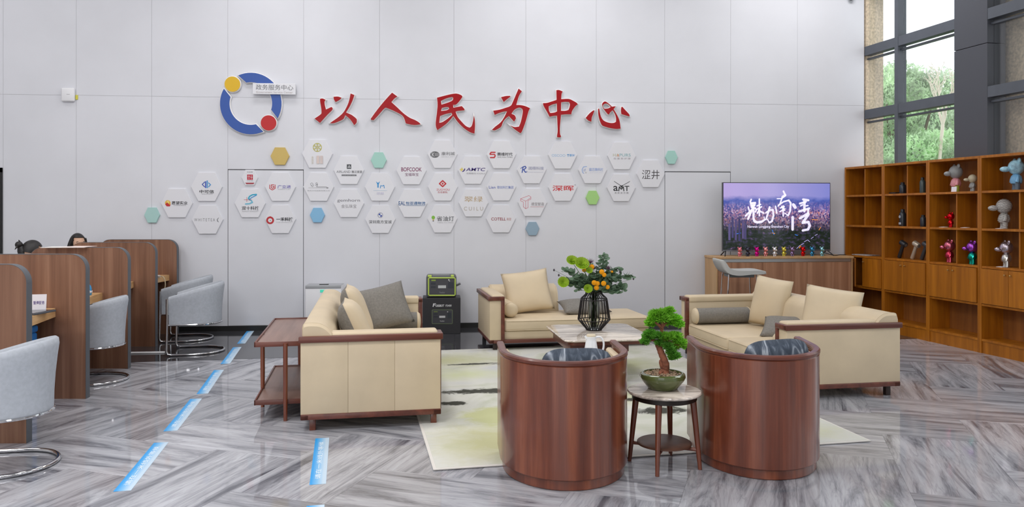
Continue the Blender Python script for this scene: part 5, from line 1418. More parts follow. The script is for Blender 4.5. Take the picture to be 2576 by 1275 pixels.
    bm = new(); lathe(bm, [(0.17, 0.36), (0.18, 0.37), (0.18, 0.395), (0.165, 0.405)], 28); obj('stool_seat', bm, M_BLACK, st)
    bm = new(); lathe(bm, [(0.03, 0.02), (0.03, 0.362)], 14); obj('stool_post', bm, M_CHROME, st)
    bm = new(); lathe(bm, [(0.19, 0.0), (0.19, 0.012), (0.04, 0.03)], 28); obj('stool_base', bm, M_CHROME, st)
    return t
person('seated person with black hair in a bun, looking down behind the third divider', -4.50, 9.02, 1.302, math.radians(38), 0.22, (70, 84, 120), True)
person('seated person with long black hair, forehead showing above the fourth divider', -4.53, 10.18, 1.345, math.radians(-42), 0.14, (86, 92, 104), False)

# ---- blue floor stickers
m, nt, p = principled('blue_sticker'); Lk = nt.links.new
tc = nt.nodes.new('ShaderNodeTexCoord'); sx = nt.nodes.new('ShaderNodeSeparateXYZ'); Lk(tc.outputs['Object'], sx.inputs[0])
mr = nt.nodes.new('ShaderNodeMapRange'); mr.inputs['From Min'].default_value = -0.05; mr.inputs['From Max'].default_value = 0.05; Lk(sx.outputs['X'], mr.inputs['Value'])
r = nt.nodes.new('ShaderNodeValToRGB'); e = r.color_ramp.elements; e[0].color = lin((40, 160, 232)); e[0].position = 0.12; e[1].color = lin((196, 218, 236)); e[1].position = 0.8; q = e.new(0.45); q.color = lin((128, 190, 234))
Lk(mr.outputs[0], r.inputs['Fac']); Lk(r.outputs[0], p.inputs['Base Color']); p.inputs['Roughness'].default_value = 0.35
M_STICK = m
stick_txt = None
STK = [((-1.837, 4.682), (-1.949, 5.642), 'nearest blue sticker of the row leading to the back wall'), ((-1.986, 5.933), (-2.104, 6.933), 'second blue floor sticker of the long row'), ((-2.108, 7.118), (-2.255, 8.173), 'third blue floor sticker of the long row'),
       ((-2.277, 8.487), (-2.414, 9.52), 'fourth blue sticker, lying half on the dark border'), ((-2.433, 9.772), (-2.563, 10.787), 'farthest blue floor sticker, ending at the back wall'), ((-0.725, 4.69), (-0.84, 5.645), 'blue floor sticker in front of the left sofa arm'), ((-0.56, 3.40), (-0.685, 4.357), 'blue floor sticker cut off by the bottom edge')]
for a, b, lb in STK:
    a, b = Vector(a), Vector(b); d = b - a; c = (a + b) / 2; l = d.length
    zz = 0.0025 if c.y > 8.3 else 0.0005
    t = tag(obj('floor_sticker', box(new(), -0.048, 0.048, -l / 2, l / 2, 0, 0.0008), M_STICK, None, T(c.x, c.y, zz) @ RZ(math.atan2(d.y, d.x) - PI / 2), smooth=0), lb, 'floor sticker', 'blue floor guide stickers')
    if stick_txt is None:
        stick_txt = fit(flat_text('请在一米线外等候'), -0.40, -0.017, 0.40, 0.017); stick_txt.materials.clear(); stick_txt.materials.append(ink((240, 246, 250)))
    obj('lettering', stick_txt, None, t, T(-0.004, 0, 0.0012) @ RZ(PI / 2) @ SC(min(1, l / 1.0), 1, 1))

# ================================================================== TV CORNER
CX0, CX1, CY0, CY1, CZ = 3.77, 5.73, 10.33, 10.79, 1.0
M_CABW = wood('cabinet_walnut', (146, 102, 76), (186, 140, 110), 'Z', 15, 0.03, 0.5, c3=(168, 122, 92))
M_CABS = wood('cabinet_light_oak', (186, 146, 102), (206, 168, 122), 'Z', 12, 0.05, 0.5)
t = thing('sideboard', 'walnut sideboard with pale ends under the television', 'cabinet', T(CX0, CY0, 0))
Wc, Dc = CX1 - CX0, CY1 - CY0
obj('carcass', box(new(), 0.02, Wc - 0.02, 0.02, Dc, 0.06, CZ - 0.03), M_CABS, t, smooth=0)
obj('side_panel', box(new(), 0, 0.02, 0, Dc, 0.0, CZ - 0.03, bev=0.002), M_CABS, t, smooth=0)
obj('side_panel', box(new(), Wc - 0.02, Wc, 0, Dc, 0.0, CZ - 0.03, bev=0.002), M_CABS, t, smooth=0)
obj('cabinet_top', box(new(), -0.01, Wc + 0.01, -0.012, Dc, CZ - 0.03, CZ, bev=0.003), M_CABS, t, smooth=0)
obj('finger_rail', box(new(), 0.03, Wc - 0.03, 0.004, 0.02, CZ - 0.075, CZ - 0.034), plain('brushed_aluminium', (176, 178, 178), 0.3, metal=0.8), t, smooth=0)
obj('plinth', box(new(), 0.02, Wc - 0.02, 0.05, Dc, 0, 0.06), M_BLACK, t, smooth=0)
for k in range(3):
    w = (Wc - 0.05) / 3
    obj('cabinet_door', box(new(), 0.025 + k * w + 0.0015, 0.025 + (k + 1) * w - 0.0015, 0, 0.02, 0.065, CZ - 0.08, bev=0.002), M_CABW, t, smooth=0)
# television
m, nt, p = principled('city_dusk_screen'); Lk = nt.links.new
for n_ in list(nt.nodes):
    if n_.type == 'BSDF_PRINCIPLED': nt.nodes.remove(n_)
tc = nt.nodes.new('ShaderNodeTexCoord'); sx = nt.nodes.new('ShaderNodeSeparateXYZ'); Lk(tc.outputs['Object'], sx.inputs[0])
def noise(scale, detail=5, dist=0.0, vec=None, rough=0.6):
    n = nt.nodes.new('ShaderNodeTexNoise'); n.inputs['Scale'].default_value = scale; n.inputs['Detail'].default_value = detail
    n.inputs['Distortion'].default_value = dist; n.inputs['Roughness'].default_value = rough; Lk(vec or tc.outputs['Object'], n.inputs['Vector']); return n.outputs['Fac']
def ramp(fac, stops, const=False):
    r = nt.nodes.new('ShaderNodeValToRGB'); e = r.color_ramp.elements
    if const: r.color_ramp.interpolation = 'CONSTANT'
    e[0].position, e[0].color = stops[0]; e[1].position, e[1].color = stops[-1]
    for s_ in stops[1:-1]:
        q = e.new(s_[0]); q.color = s_[1]
    Lk(fac, r.inputs['Fac']); return r.outputs['Color']
def mixc(fac, a, b):
    x = nt.nodes.new('ShaderNodeMixRGB'); Lk(fac, x.inputs[0]); Lk(a, x.inputs[1]); Lk(b, x.inputs[2]); return x.outputs[0]
sky_l = ramp(sx.outputs['X'], [(0.0, lin((196, 176, 236))), (0.45, lin((182, 172, 232))), (1.0, lin((142, 146, 222)))])
vor = nt.nodes.new('ShaderNodeTexVoronoi'); mp = nt.nodes.new('ShaderNodeMapping'); mp.inputs['Scale'].default_value = (96, 1, 44); Lk(tc.outputs['Object'], mp.inputs['Vector']); Lk(mp.outputs[0], vor.inputs['Vector']); vor.inputs['Scale'].default_value = 1.0
hs_ = nt.nodes.new('ShaderNodeSeparateColor'); Lk(vor.outputs['Color'], hs_.inputs[0])
city = ramp(hs_.outputs[0], [(0.0, lin((52, 50, 104))), (0.25, lin((96, 84, 150))), (0.5, lin((146, 112, 164))), (0.72, lin((190, 132, 156))), (0.88, lin((206, 190, 226))), (1.0, lin((214, 130, 110)))])
dark = ramp(noise(22, 6), [(0.35, lin((24, 36, 28))), (0.52, lin((42, 50, 44))), (0.64, lin((74, 66, 100))), (0.76, lin((190, 140, 150)))])
far = ramp(noise(9, 4), [(0.4, lin((74, 92, 180))), (0.65, lin((110, 124, 206)))])
zf = nt.nodes.new('ShaderNodeMath'); zf.operation = 'MULTIPLY_ADD'; Lk(noise(6, 4), zf.inputs[0]); zf.inputs[1].default_value = 0.14; Lk(sx.outputs['Z'], zf.inputs[2])
def step(a, b):
    mr = nt.nodes.new('ShaderNodeMapRange'); mr.inputs['From Min'].default_value = a; mr.inputs['From Max'].default_value = b; Lk(zf.outputs[0], mr.inputs['Value']); return mr.outputs[0]
im = mixc(step(0.34, 0.62), dark, city); im = mixc(step(0.62, 0.80), im, far); im = mixc(step(0.80, 0.88), im, sky_l)
em = nt.nodes.new('ShaderNodeEmission'); Lk(im, em.inputs[0]); em.inputs[1].default_value = 1.0
gls = nt.nodes.new('ShaderNodeBsdfGlossy'); gls.inputs['Roughness'].default_value = 0.12; mxs = nt.nodes.new('ShaderNodeMixShader'); mxs.inputs[0].default_value = 0.03
Lk(em.outputs[0], mxs.inputs[1]); Lk(gls.outputs[0], mxs.inputs[2]); Lk(mxs.outputs[0], nt.nodes['Material Output'].inputs[0])
M_SCREEN = m
TVY = 10.50
tx0, tz1 = wall_xz(1818, 458.5, TVY); tx1, tz0 = wall_xz(2089, 631, TVY)
t = thing('television', 'large flat television showing a dusk city view, on the sideboard', 'television', T(tx0, TVY, tz0))
Wt, Ht = tx1 - tx0, tz1 - tz0
obj('screen_housing', box(new(), 0, Wt, 0, 0.04, 0, Ht, bev=0.003), plain('tv_bezel', (58, 58, 66), 0.35), t, smooth=0)
obj('bottom_bezel', box(new(), 0, Wt, -0.004, 0.0, 0, 0.022), plain('tv_silver', (120, 122, 130), 0.35, metal=0.5), t, smooth=0)
bm = new(); bm.faces.new([bm.verts.new(q) for q in ((0, 0, 0), (1, 0, 0), (1, 0, 1), (0, 0, 1))])
scr = obj('screen', bm, M_SCREEN, t, T(0.010, -0.003, 0.026) @ SC(Wt - 0.02, 1, Ht - 0.036), smooth=0, fix=False)
for xa, s_ in ((0.05, -1), (Wt - 0.05, 1)):
    bm = new(); tube(bm, [(xa, 0.02, 0.02), (xa + 0.05 * s_, -0.09, CZ + 0.006 - tz0)], 0.008, 8); tube(bm, [(xa, 0.02, 0.02), (xa + 0.02 * s_, 0.15, CZ + 0.006 - tz0)], 0.008, 8); obj('foot', bm, M_BLACK, t)
def scr_pt(u, v):
    x, z = wall_xz(u, v, TVY); return (x - tx0, z - tz0)
BR_ = [((290, 310), (265, 370), 30), ((280, 400), (390, 390), 32), ((390, 390), (370, 465), 30), ((280, 400), (290, 470), 32), ((285, 470), (375, 465), 26), ((335, 400), (330, 560), 34), ((215, 495), (242, 590), 26), ((310, 560), (150, 715), 36), ((300, 580), (212, 790), 40), ((300, 500), (390, 530), 40),
       ((345, 560), (345, 780), 40), ((345, 780), (370, 850), 44), ((370, 850), (440, 875), 46), ((440, 875), (550, 858), 44), ((550, 858), (620, 810), 36), ((620, 810), (605, 740), 20), ((415, 570), (390, 620), 28), ((490, 300), (490, 710), 28), ((430, 470), (525, 432), 24), ((410, 565), (545, 490), 28), ((500, 530), (440, 650), 28), ((510, 600), (600, 650), 30),
       ((745, 500), (720, 600), 38), ((720, 600), (655, 800), 34), ((650, 640), (735, 575), 30), ((735, 575), (825, 565), 32), ((825, 565), (842, 700), 34), ((842, 700), (800, 850), 36), ((800, 850), (735, 880), 34), ((735, 880), (690, 800), 22),
       ((1085, 110), (1130, 200), 34), ((1130, 200), (1060, 245), 40), ((930, 292), (1030, 290), 20), ((1030, 290), (1140, 215), 24), ((1060, 245), (1000, 420), 28), ((1000, 420), (950, 475), 24), ((890, 480), (920, 645), 30), ((960, 455), (1090, 365), 26), ((1090, 365), (1215, 330), 30), ((1215, 330), (1265, 400), 34), ((1265, 400), (1250, 600), 36), ((1250, 600), (1200, 705), 34), ((1200, 705), (1115, 645), 20), ((1010, 520), (1105, 488), 26), ((1000, 612), (1115, 540), 26), ((1078, 470), (1078, 720), 28), ((1040, 480), (1110, 580), 24),
       ((1330, 440), (1375, 505), 58), ((1312, 745), (1310, 1050), 48), ((1570, 310), (1700, 330), 42), ((1490, 410), (1640, 365), 36), ((1605, 340), (1600, 600), 46), ((1470, 605), (1720, 530), 40), ((1700, 540), (1690, 640), 36), ((1490, 775), (1695, 655), 46), ((1700, 680), (1560, 885), 50), ((1560, 885), (1700, 865), 44), ((1700, 865), (1735, 960), 48), ((1735, 960), (1690, 1050), 46), ((1690, 1050), (1560, 1075), 42), ((1510, 470), (1560, 440), 26), ((1640, 470), (1690, 460), 26)]
bm = new()
for a, b, w in BR_:
    P_ = [scr_pt(1860 + q[0] / 9.81, 470 + q[1] / 9.81) for q in (a, b)]
    stroke(bm, P_, w / 9.81 * 0.0076)
def scr_lines(name, rgb, segs, w, e):
    bm = new()
    for a, b in segs: stroke(bm, [scr_pt(*a), scr_pt(*b)], w)
    obj(name, bm, plain('screen_%d_%d_%d' % rgb, rgb, 0.5, emit=e), t, T(0, -0.0034, 0) @ WALL_ROT, smooth=0, fix=False)
for u_, v0, v1, c_ in ((1832, 562, 604, (88, 80, 126)), (1840, 546, 598, (66, 62, 106)), (1848, 551, 604, (78, 70, 114)), (1857, 549, 606, (58, 56, 98)), (1866, 553, 600, (84, 74, 118)), (1872, 560, 602, (70, 66, 108))):
    (xa_, za_), (xb_, zb_) = scr_pt(u_, v1), scr_pt(u_ + 5.5, v0)
    bmt = new(); bmt.faces.new([bmt.verts.new(q) for q in ((xa_, za_, 0), (xb_, za_, 0), (xb_, zb_, 0), (xa_, zb_, 0))])
    obj('screen_tower', bmt, plain('screen_%d_%d_%d' % c_, c_, 0.5, emit=0.6), t, T(0, -0.0034, 0) @ WALL_ROT, smooth=0, fix=False)
scr_lines('screen_street_light', (196, 184, 250), [((2004, 625), (2012, 617)), ((2014, 616), (2022, 612)), ((2023, 608), (2030, 604)), ((2031, 603), (2037, 608)), ((2040, 600), (2046, 596)), ((2050, 592), (2056, 589))], 0.006, 0.7)
scr_lines('screen_street_light', (240, 150, 60), [((2010, 624), (2014, 618)), ((2042, 552), (2056, 553)), ((2060, 578), (2064, 572)), ((1943, 586), (1949, 587))], 0.009, 0.7)
scr_lines('screen_street_light', (60, 130, 240), [((1853, 588), (1863, 586)), ((1942, 578), (1947, 590)), ((2000, 590), (2006, 592))], 0.008, 0.7)
M_GLOW = plain('screen_white', (226, 222, 250), 0.5, emit=0.75)
obj('screen_lettering', bm, M_GLOW, t, T(0, -0.0036, 0) @ WALL_ROT, smooth=0, fix=False)
x0, z1 = scr_pt(1880, 566.5); x1, z0 = scr_pt(1985, 574.5)
me = fit(flat_text('Nanwan Longgang Shenzhen City', 0.01), x0, z0, x1, z1); me.materials.clear(); obj('screen_lettering', me, M_GLOW, t, T(0, -0.0038, 0) @ WALL_ROT)
bm = new(); tube(bm, smooth_path([(5.36, 10.46, CZ + 0.05), (5.50, 10.42, CZ + 0.008), (5.60, 10.45, CZ + 0.012), (5.72, 10.5, CZ + 0.008)], 5), 0.006, 6)
tag(obj('tv_cable', bm, M_BLACK), 'black cable running off the right end of the sideboard', 'cable')

# ---- figurines: plump standing toy bears
def bear(name, label, M, h, mats, group, cat='figurine', muzzle=0.16, ears=True, small=False, tilt=0.0):
    """faces local -y; mats: head, body, legs"""
    t = thing(name, label, cat, M, group)
    k = h
    q = (10, 7) if small else (18, 12)
    bm = new(); ball(bm, (0, 0, 0.70 * k), 0.235 * k, I4, q[0], q[1], (1, 0.95, 1.0))
    if ears:
        for s_ in (-1, 1): ball(bm, (0.17 * s_ * k, 0.02 * k, 0.90 * k), 0.085 * k, I4, 8, 6, (1, 0.6, 1))
    ball(bm, (0, -(0.2 + muzzle * 0.4) * k, 0.64 * k), 0.11 * k, I4, 10, 7, (1.0, 0.9 + muzzle * 2, 0.8))
    obj('head', bm, mats[0], t)
    bm = new(); lathe(bm, [(0.06 * k, 0.16 * k), (0.15 * k, 0.2 * k), (0.175 * k, 0.3 * k), (0.14 * k, 0.42 * k), (0.07 * k, 0.5 * k)], 14)
    obj('torso', bm, mats[1], t)
    for s_ in (-1, 1):
        bm = new(); tube(bm, [(0.12 * s_ * k, 0, 0.42 * k), (0.2 * s_ * k, -0.03 * k, 0.33 * k), (0.21 * s_ * k, -0.06 * k, 0.23 * k)], [0.045 * k, 0.05 * k, 0.055 * k], 8); obj('arm', bm, mats[1], t)
        bm = new(); tube(bm, [(0.085 * s_ * k, 0, 0.25 * k), (0.095 * s_ * k, 0, 0.08 * k), (0.095 * s_ * k, -0.01 * k, 0.005 * k)], [0.085 * k, 0.075 * k, 0.08 * k], 10); obj('leg', bm, mats[2], t)
    return t
def shiny(rgb): return plain('metallic_%d_%d_%d' % rgb, rgb, 0.18, metal=0.85)
TINY = [(1861, (226, 132, 142), 'rose pink'), (1881, (74, 74, 88), 'charcoal grey'), (1904, (216, 22, 146), 'magenta'), (1926, (238, 158, 158), 'light coral pink'), (1949, (232, 230, 232), 'white'), (1972, (226, 214, 92), 'yellow'), (1993, (152, 128, 168), 'mauve grey'), (2020, (218, 16, 20), 'bright red'), (2043, (72, 150, 192), 'steel blue'), (2068, (148, 202, 210), 'silvery mint')]
for u, rgb, nm in TINY:
    x, _ = wall_xz(u, 640, 10.40)
    b2 = shiny((40, 40, 44)) if nm == 'white' else shiny(rgb)
    bear('toy_bear', 'tiny glossy %s toy bear in the row before the television' % nm, T(x, 10.40, CZ) @ RZ(math.radians(8)), 0.135, (shiny(rgb), shiny(rgb), shiny(rgb)), 'row of tiny toy bears on the sideboard', small=True)
# ---- bar stool
t = thing('bar_stool', 'grey low-backed bar stool on chrome legs before the sideboard', 'bar stool', T(3.87, 9.76, 0) @ RZ(math.radians(-6)))
prof = [(-0.30, 1.0), (-0.27, 1.005), (-0.235, 0.97), (-0.19, 0.905), (-0.10, 0.872), (0.05, 0.868), (0.20, 0.872), (0.275, 0.862), (0.285, 0.84), (0.27, 0.822), (0.10, 0.815), (-0.06, 0.80), (-0.19, 0.822), (-0.255, 0.88), (-0.29, 0.95)]
pr = smooth_path([(q[0], 0, q[1]) for q in prof], 3, closed=True)
bm = new(); loft(bm, [[Vector((0.0 + q.x * s_, y_, 0.86 + (q.z - 0.86) * s_)) for q in pr] for y_, s_ in ((-0.21, 0.93), (-0.195, 1.0), (0.195, 1.0), (0.21, 0.93))])
obj('seat_shell', bm, plain('stool_grey', (186, 187, 184), 0.6), t, smooth=50)
bm = new(); box(bm, -0.17, 0.16, -0.13, 0.13, 0.775, 0.815, bev=0.012); obj('seat_plate', bm, plain('stool_grey_dark', (110, 116, 116), 0.5), t)
for x_, y_ in ((-0.2, -0.17), (0.2, -0.17), (-0.2, 0.17), (0.2, 0.17)):
    bm = new(); tube(bm, [(x_ * 1.12, y_ * 1.12, 0.002), (x_, y_, 0.42), (x_ * 0.88, y_ * 0.9, 0.815)], 0.0095, 8); obj('leg', bm, M_CHROME, t)
bm = new(); tube(bm, [(-0.215, -0.183, 0.3), (0.215, -0.183, 0.3), (0.215, 0.183, 0.3), (-0.215, 0.183, 0.3)], 0.008, 8, closed=True); obj('foot_rail', bm, M_CHROME, t)

# ================================================================== BOOKCASES ALONG THE GLASS
BKM = T(5.86, 10.79, 0) @ RZ(math.atan2(-0.992, 0.126))
BD, BH = 0.31, 2.262
SH = [1.845, 1.415, 0.985]
MODX = [(0.0, 0.815), (0.817, 1.633), (1.635, 2.435), (2.437, 3.26)]
BL_ = ['orange oak bookcase unit in the corner beside the sideboard', 'orange oak bookcase unit holding dark bottles and dryers', 'orange oak bookcase unit with the coloured toys, third from the corner', 'orange oak bookcase unit at the right edge of the picture']
th = 0.028
for k, (a, b) in enumerate(MODX):
    t = thing('bookcase', BL_[k], 'bookcase', BKM @ T(a, 0, 0), 'orange oak bookcase units')
    w = b - a
    obj('side_panel', box(new(), 0, th, 0, BD, 0, BH, bev=0.0015), M_CASE, t, smooth=0); obj('side_panel', box(new(), w - th, w, 0, BD, 0, BH, bev=0.0015), M_CASE, t, smooth=0)
    obj('top_board', box(new(), th, w - th, 0, BD, BH - 0.03, BH, bev=0.0015), M_CASE, t, smooth=0)
    obj('back_panel', box(new(), th, w - th, BD - 0.012, BD - 0.002, 0.1, BH - 0.03), M_CASEIN, t, smooth=0)
    for z_ in SH + [0.555, 0.15]:
        obj('shelf', box(new(), th, w - th, 0.004, BD - 0.012, z_ - 0.013, z_ + 0.013, bev=0.0015), M_CASE, t, smooth=0)
    obj('plinth', box(new(), th, w - th, 0.012, BD - 0.02, 0, 0.137), M_CASE, t, smooth=0)
    for za, zb in {0: ((SH[0], BH - 0.03), (SH[1], SH[0])), 1: ((SH[0], BH - 0.03), (SH[1], SH[0])), 2: ((SH[1], SH[0]), (SH[2], SH[1])), 3: ((SH[1], SH[0]), (SH[2], SH[1]))}[k]:
        xd = {0: w * .5, 1: w * .52, 2: w * .54, 3: w * .62}[k]
        obj('divider', box(new(), xd - 0.009, xd + 0.009, 0.03, BD - 0.012, za + 0.013, zb - 0.013), M_CASE, t, smooth=0)
    for s_ in (0, 1):
        x0 = th + 0.002 + s_ * (w / 2 - th); x1 = x0 + w / 2 - th - 0.004
        d = obj('cabinet_door', box(new(), 0, x1 - x0, -0.016, 0.002, 0, 0.395, bev=0.002), M_CASE, t, T(x0, 0, 0.573) @ (RZ(math.radians(-16)) if (k == 0 and s_ == 0) else I4), smooth=0)
        kx = (x1 - x0 - 0.035) if s_ == 0 else 0.035
        bm = new(); lathe(bm, [(0.004, 0), (0.004, 0.012), (0.009, 0.016), (0.009, 0.024), (0.004, 0.027)], 12, T(kx, -0.016, 0.345) @ RX(PI / 2)); obj('knob', bm, plain('brass_knob', (200, 170, 110), 0.3, metal=0.8), d)
# the cells are seen at a slant: things stand left of where their cell opening shows them
def on_shelf(x, z, y=0.11, rz=0.0): return BKM @ T(x - 0.145 * min(1.0, y / 0.12), y, z + 0.014) @ RZ(rz)
# dark bottles
def dark_bottle(label, x, z, h, r, rgb=(38, 42, 48), badge=False, square=False):
    t = thing('dark_bottle', label, 'bottle', on_shelf(x, z), 'dark bottles in the bookcase')
    bm = new()
    if square: box(bm, -r, r, -r * .7, r * .7, 0, h * 0.82, bev=r * 0.2, seg=3)
    else: lathe(bm, [(r * .96, 0), (r, h * .03), (r, h * .7), (r * .8, h * .8), (r * .6, h * .84)], 20)
    obj('bottle_body', bm, plain('bottle_%d_%d_%d' % rgb, rgb, 0.25), t)
    bm = new(); lathe(bm, [(r * .62, h * .81), (r * .62, h * .97), (r * .5, h)], 18); obj('bottle_cap', bm, plain('bottle_cap_dark', (30, 32, 36), 0.35), t)
    if badge:
        bm = new(); lathe(bm, [(r * .45, 0), (r * .45, 0.002)], 16, T(0, -r - .001, h * .55) @ RX(PI / 2)); obj('badge', bm, plain('badge_silver', (170, 176, 182), 0.4), t)
        obj('badge', box(new(), -r * .5, r * .5, -r - .002, -r + .002, h * .1, h * .22), plain('badge_silver', (170, 176, 182)), t, smooth=0)
dark_bottle('squat dark canister on the top shelf of the bottle bookcase, left bay', 1.19, SH[0], 0.15, 0.042)
dark_bottle('slim grey-green flask on the top shelf of the bottle bookcase, right bay', 1.55, SH[0], 0.2, 0.035, (64, 76, 76))
dark_bottle('tall black flask with a silver badge on the second shelf', 1.19, SH[1], 0.225, 0.042, badge=True)
dark_bottle('small dark flask on the second shelf, right bay', 1.56, SH[1], 0.15, 0.036)
t = thing('dark_tray', 'flat black tray beside the squat canister on the top shelf', 'tray', on_shelf(1.06, SH[0])); obj('tray_body', box(new(), -0.06, 0.06, -0.06, 0.06, 0, 0.02, bev=0.006), M_BLACK, t)
# leaning hair dryers
for x, rgb, lb in ((1.12, (54, 56, 60), 'dark handheld dryer leaning on the third shelf, leftmost'), (1.36, (196, 182, 164), 'pale champagne handheld dryer leaning on the third shelf'), (1.53, (72, 74, 78), 'dark handheld dryer leaning on the third shelf, rightmost')):
    t = thing('handheld_dryer', lb, 'hair dryer', on_shelf(x, SH[2]) @ RY(math.radians(24)), 'handheld dryers in the bookcase')
    m_ = plain('dryer_%d' % rgb[0], rgb, 0.3, metal=0.4)
    bm = new(); lathe(bm, [(0.024, 0.012), (0.026, 0.02), (0.022, 0.15), (0.024, 0.19)], 16); obj('grip', bm, m_, t)
    bm = new(); lathe(bm, [(0.03, -0.05), (0.036, -0.045), (0.036, 0.035), (0.03, 0.045)], 18, T(0, 0, 0.215) @ RY(PI / 2)); obj('barrel', bm, m_, t)
    bm = new(); lathe(bm, [(0.02, 0.0), (0.02, 0.004)], 14, T(0.046, 0, 0.215) @ RY(PI / 2)); obj('nozzle', bm, plain('dryer_nozzle', (150, 150, 150), 0.3, metal=0.6), t)
# display toys
MW = plain('toy_white', (214, 212, 208), 0.35); MGY = plain('toy_grey', (150, 152, 152), 0.4); MYL = plain('toy_lime', (184, 196, 70), 0.4); MPK = plain('toy_pink', (224, 150, 158), 0.4)
bear('toy_bear_large', 'big grey, lime and pink toy bear on the top shelf of the toy bookcase', on_shelf(2.10, SH[0], 0.12, math.radians(-20)), 0.345, (MGY, MPK, MYL), 'display toys in the bookcase')
bear('toy_dog', 'small beige toy dog beside the big bear on the top shelf', on_shelf(2.355, SH[0], 0.12, math.radians(-20)), 0.215, (plain('toy_beige', (196, 186, 160), 0.4), MGY, MGY), 'display toys in the bookcase', muzzle=0.28, ears=False)
bear('toy_bear_red', 'glossy red crouching toy bear on the middle shelf', on_shelf(2.02, SH[1], 0.12, math.radians(-20)), 0.19, (shiny((200, 12, 26)),) * 3, 'display toys in the bookcase')
bear('toy_bear_pink', 'glossy rose metallic toy bear on the third shelf', on_shelf(2.0, SH[2], 0.12, math.radians(-20)), 0.29, (shiny((206, 110, 130)), shiny((196, 60, 86)), shiny((206, 80, 104))), 'display toys in the bookcase')
bear('toy_bear_purple', 'metallic toy bear with purple head and teal body', on_shelf(2.35, SH[2], 0.12, math.radians(-20)), 0.29, (shiny((168, 84, 196)), shiny((24, 158, 140)), shiny((24, 158, 140))), 'display toys in the bookcase')
M_ZEBRA = None
m, nt, p = principled('zebra_print'); Lk = nt.links.new
tc = nt.nodes.new('ShaderNodeTexCoord'); wv = nt.nodes.new('ShaderNodeTexWave'); wv.bands_direction = 'Z'; wv.inputs['Scale'].default_value = 26; wv.inputs['Distortion'].default_value = 5; Lk(tc.outputs['Object'], wv.inputs['Vector'])
r = nt.nodes.new('ShaderNodeValToRGB'); r.color_ramp.elements[0].color = lin((70, 68, 68)); r.color_ramp.elements[1].color = lin((216, 212, 206)); r.color_ramp.elements[0].position = 0.3; r.color_ramp.elements[1].position = 0.55; Lk(wv.outputs['Fac'], r.inputs[0]); Lk(r.outputs[0], p.inputs['Base Color']); p.inputs['Roughness'].default_value = 0.4
M_ZEBRA = m
MB1 = plain('toy_sky', (150, 190, 214), 0.4, var=0.25, var_scale=18)
bear('toy_dog_blue', 'big white and sky-blue toy dog on the top shelf at the right edge', on_shelf(2.96, SH[0], 0.12, math.radians(-25)), 0.36, (MB1, plain('toy_blue', (122, 176, 214), 0.4), plain('toy_navy', (92, 108, 124), 0.4)), 'display toys in the bookcase', muzzle=0.26)
bear('toy_dog_zebra', 'black and white striped toy dog on the middle shelf at the right', on_shelf(2.80, SH[1], 0.12, math.radians(-25)), 0.36, (M_ZEBRA,) * 3, 'display toys in the bookcase', muzzle=0.26, ears=False)
bear('toy_bear_silver', 'silver metallic toy bear on the third shelf at the right', on_shelf(2.83, SH[2], 0.12, math.radians(-25)), 0.31, (shiny((186, 174, 184)), shiny((206, 204, 200)), shiny((206, 204, 200))), 'display toys in the bookcase')
for x, z, lb, tl in ((2.06, SH[0], 'white price card leaning before the big toy bear', 60), (1.86, SH[1], 'white card lying left of the red toy bear', 4), (2.20, SH[1], 'white card lying in the right bay beside the red toy bear', 4), (2.70, SH[1], 'white card lying before the striped toy dog', 4), (2.71, SH[2], 'white card lying before the silver toy bear', 4)):
    c_ = tag(obj('display_card', box(new(), -0.04, 0.04, -0.002, 0.002, 0, 0.06), plain('white_card', (236, 234, 240)), None, None, smooth=0), lb, 'card', 'white cards in the bookcase')
    c_.matrix_world = on_shelf(x, z, 0.03) @ RX(math.radians(-90 + tl + (26 if tl > 10 else 0))) @ T(0, 0, 0)
t = tag(obj('brochures', box(new(), -0.16, 0.16, -0.1, 0.1, 0, 0.012, bev=0.003), plain('brochure_grey', (170, 168, 170), 0.4, var=0.2, var_scale=30), None, None), 'flat pile of brochures on the third shelf of the corner bookcase', 'brochure'); t.matrix_world = on_shelf(0.42, SH[2], 0.14, 0.1)

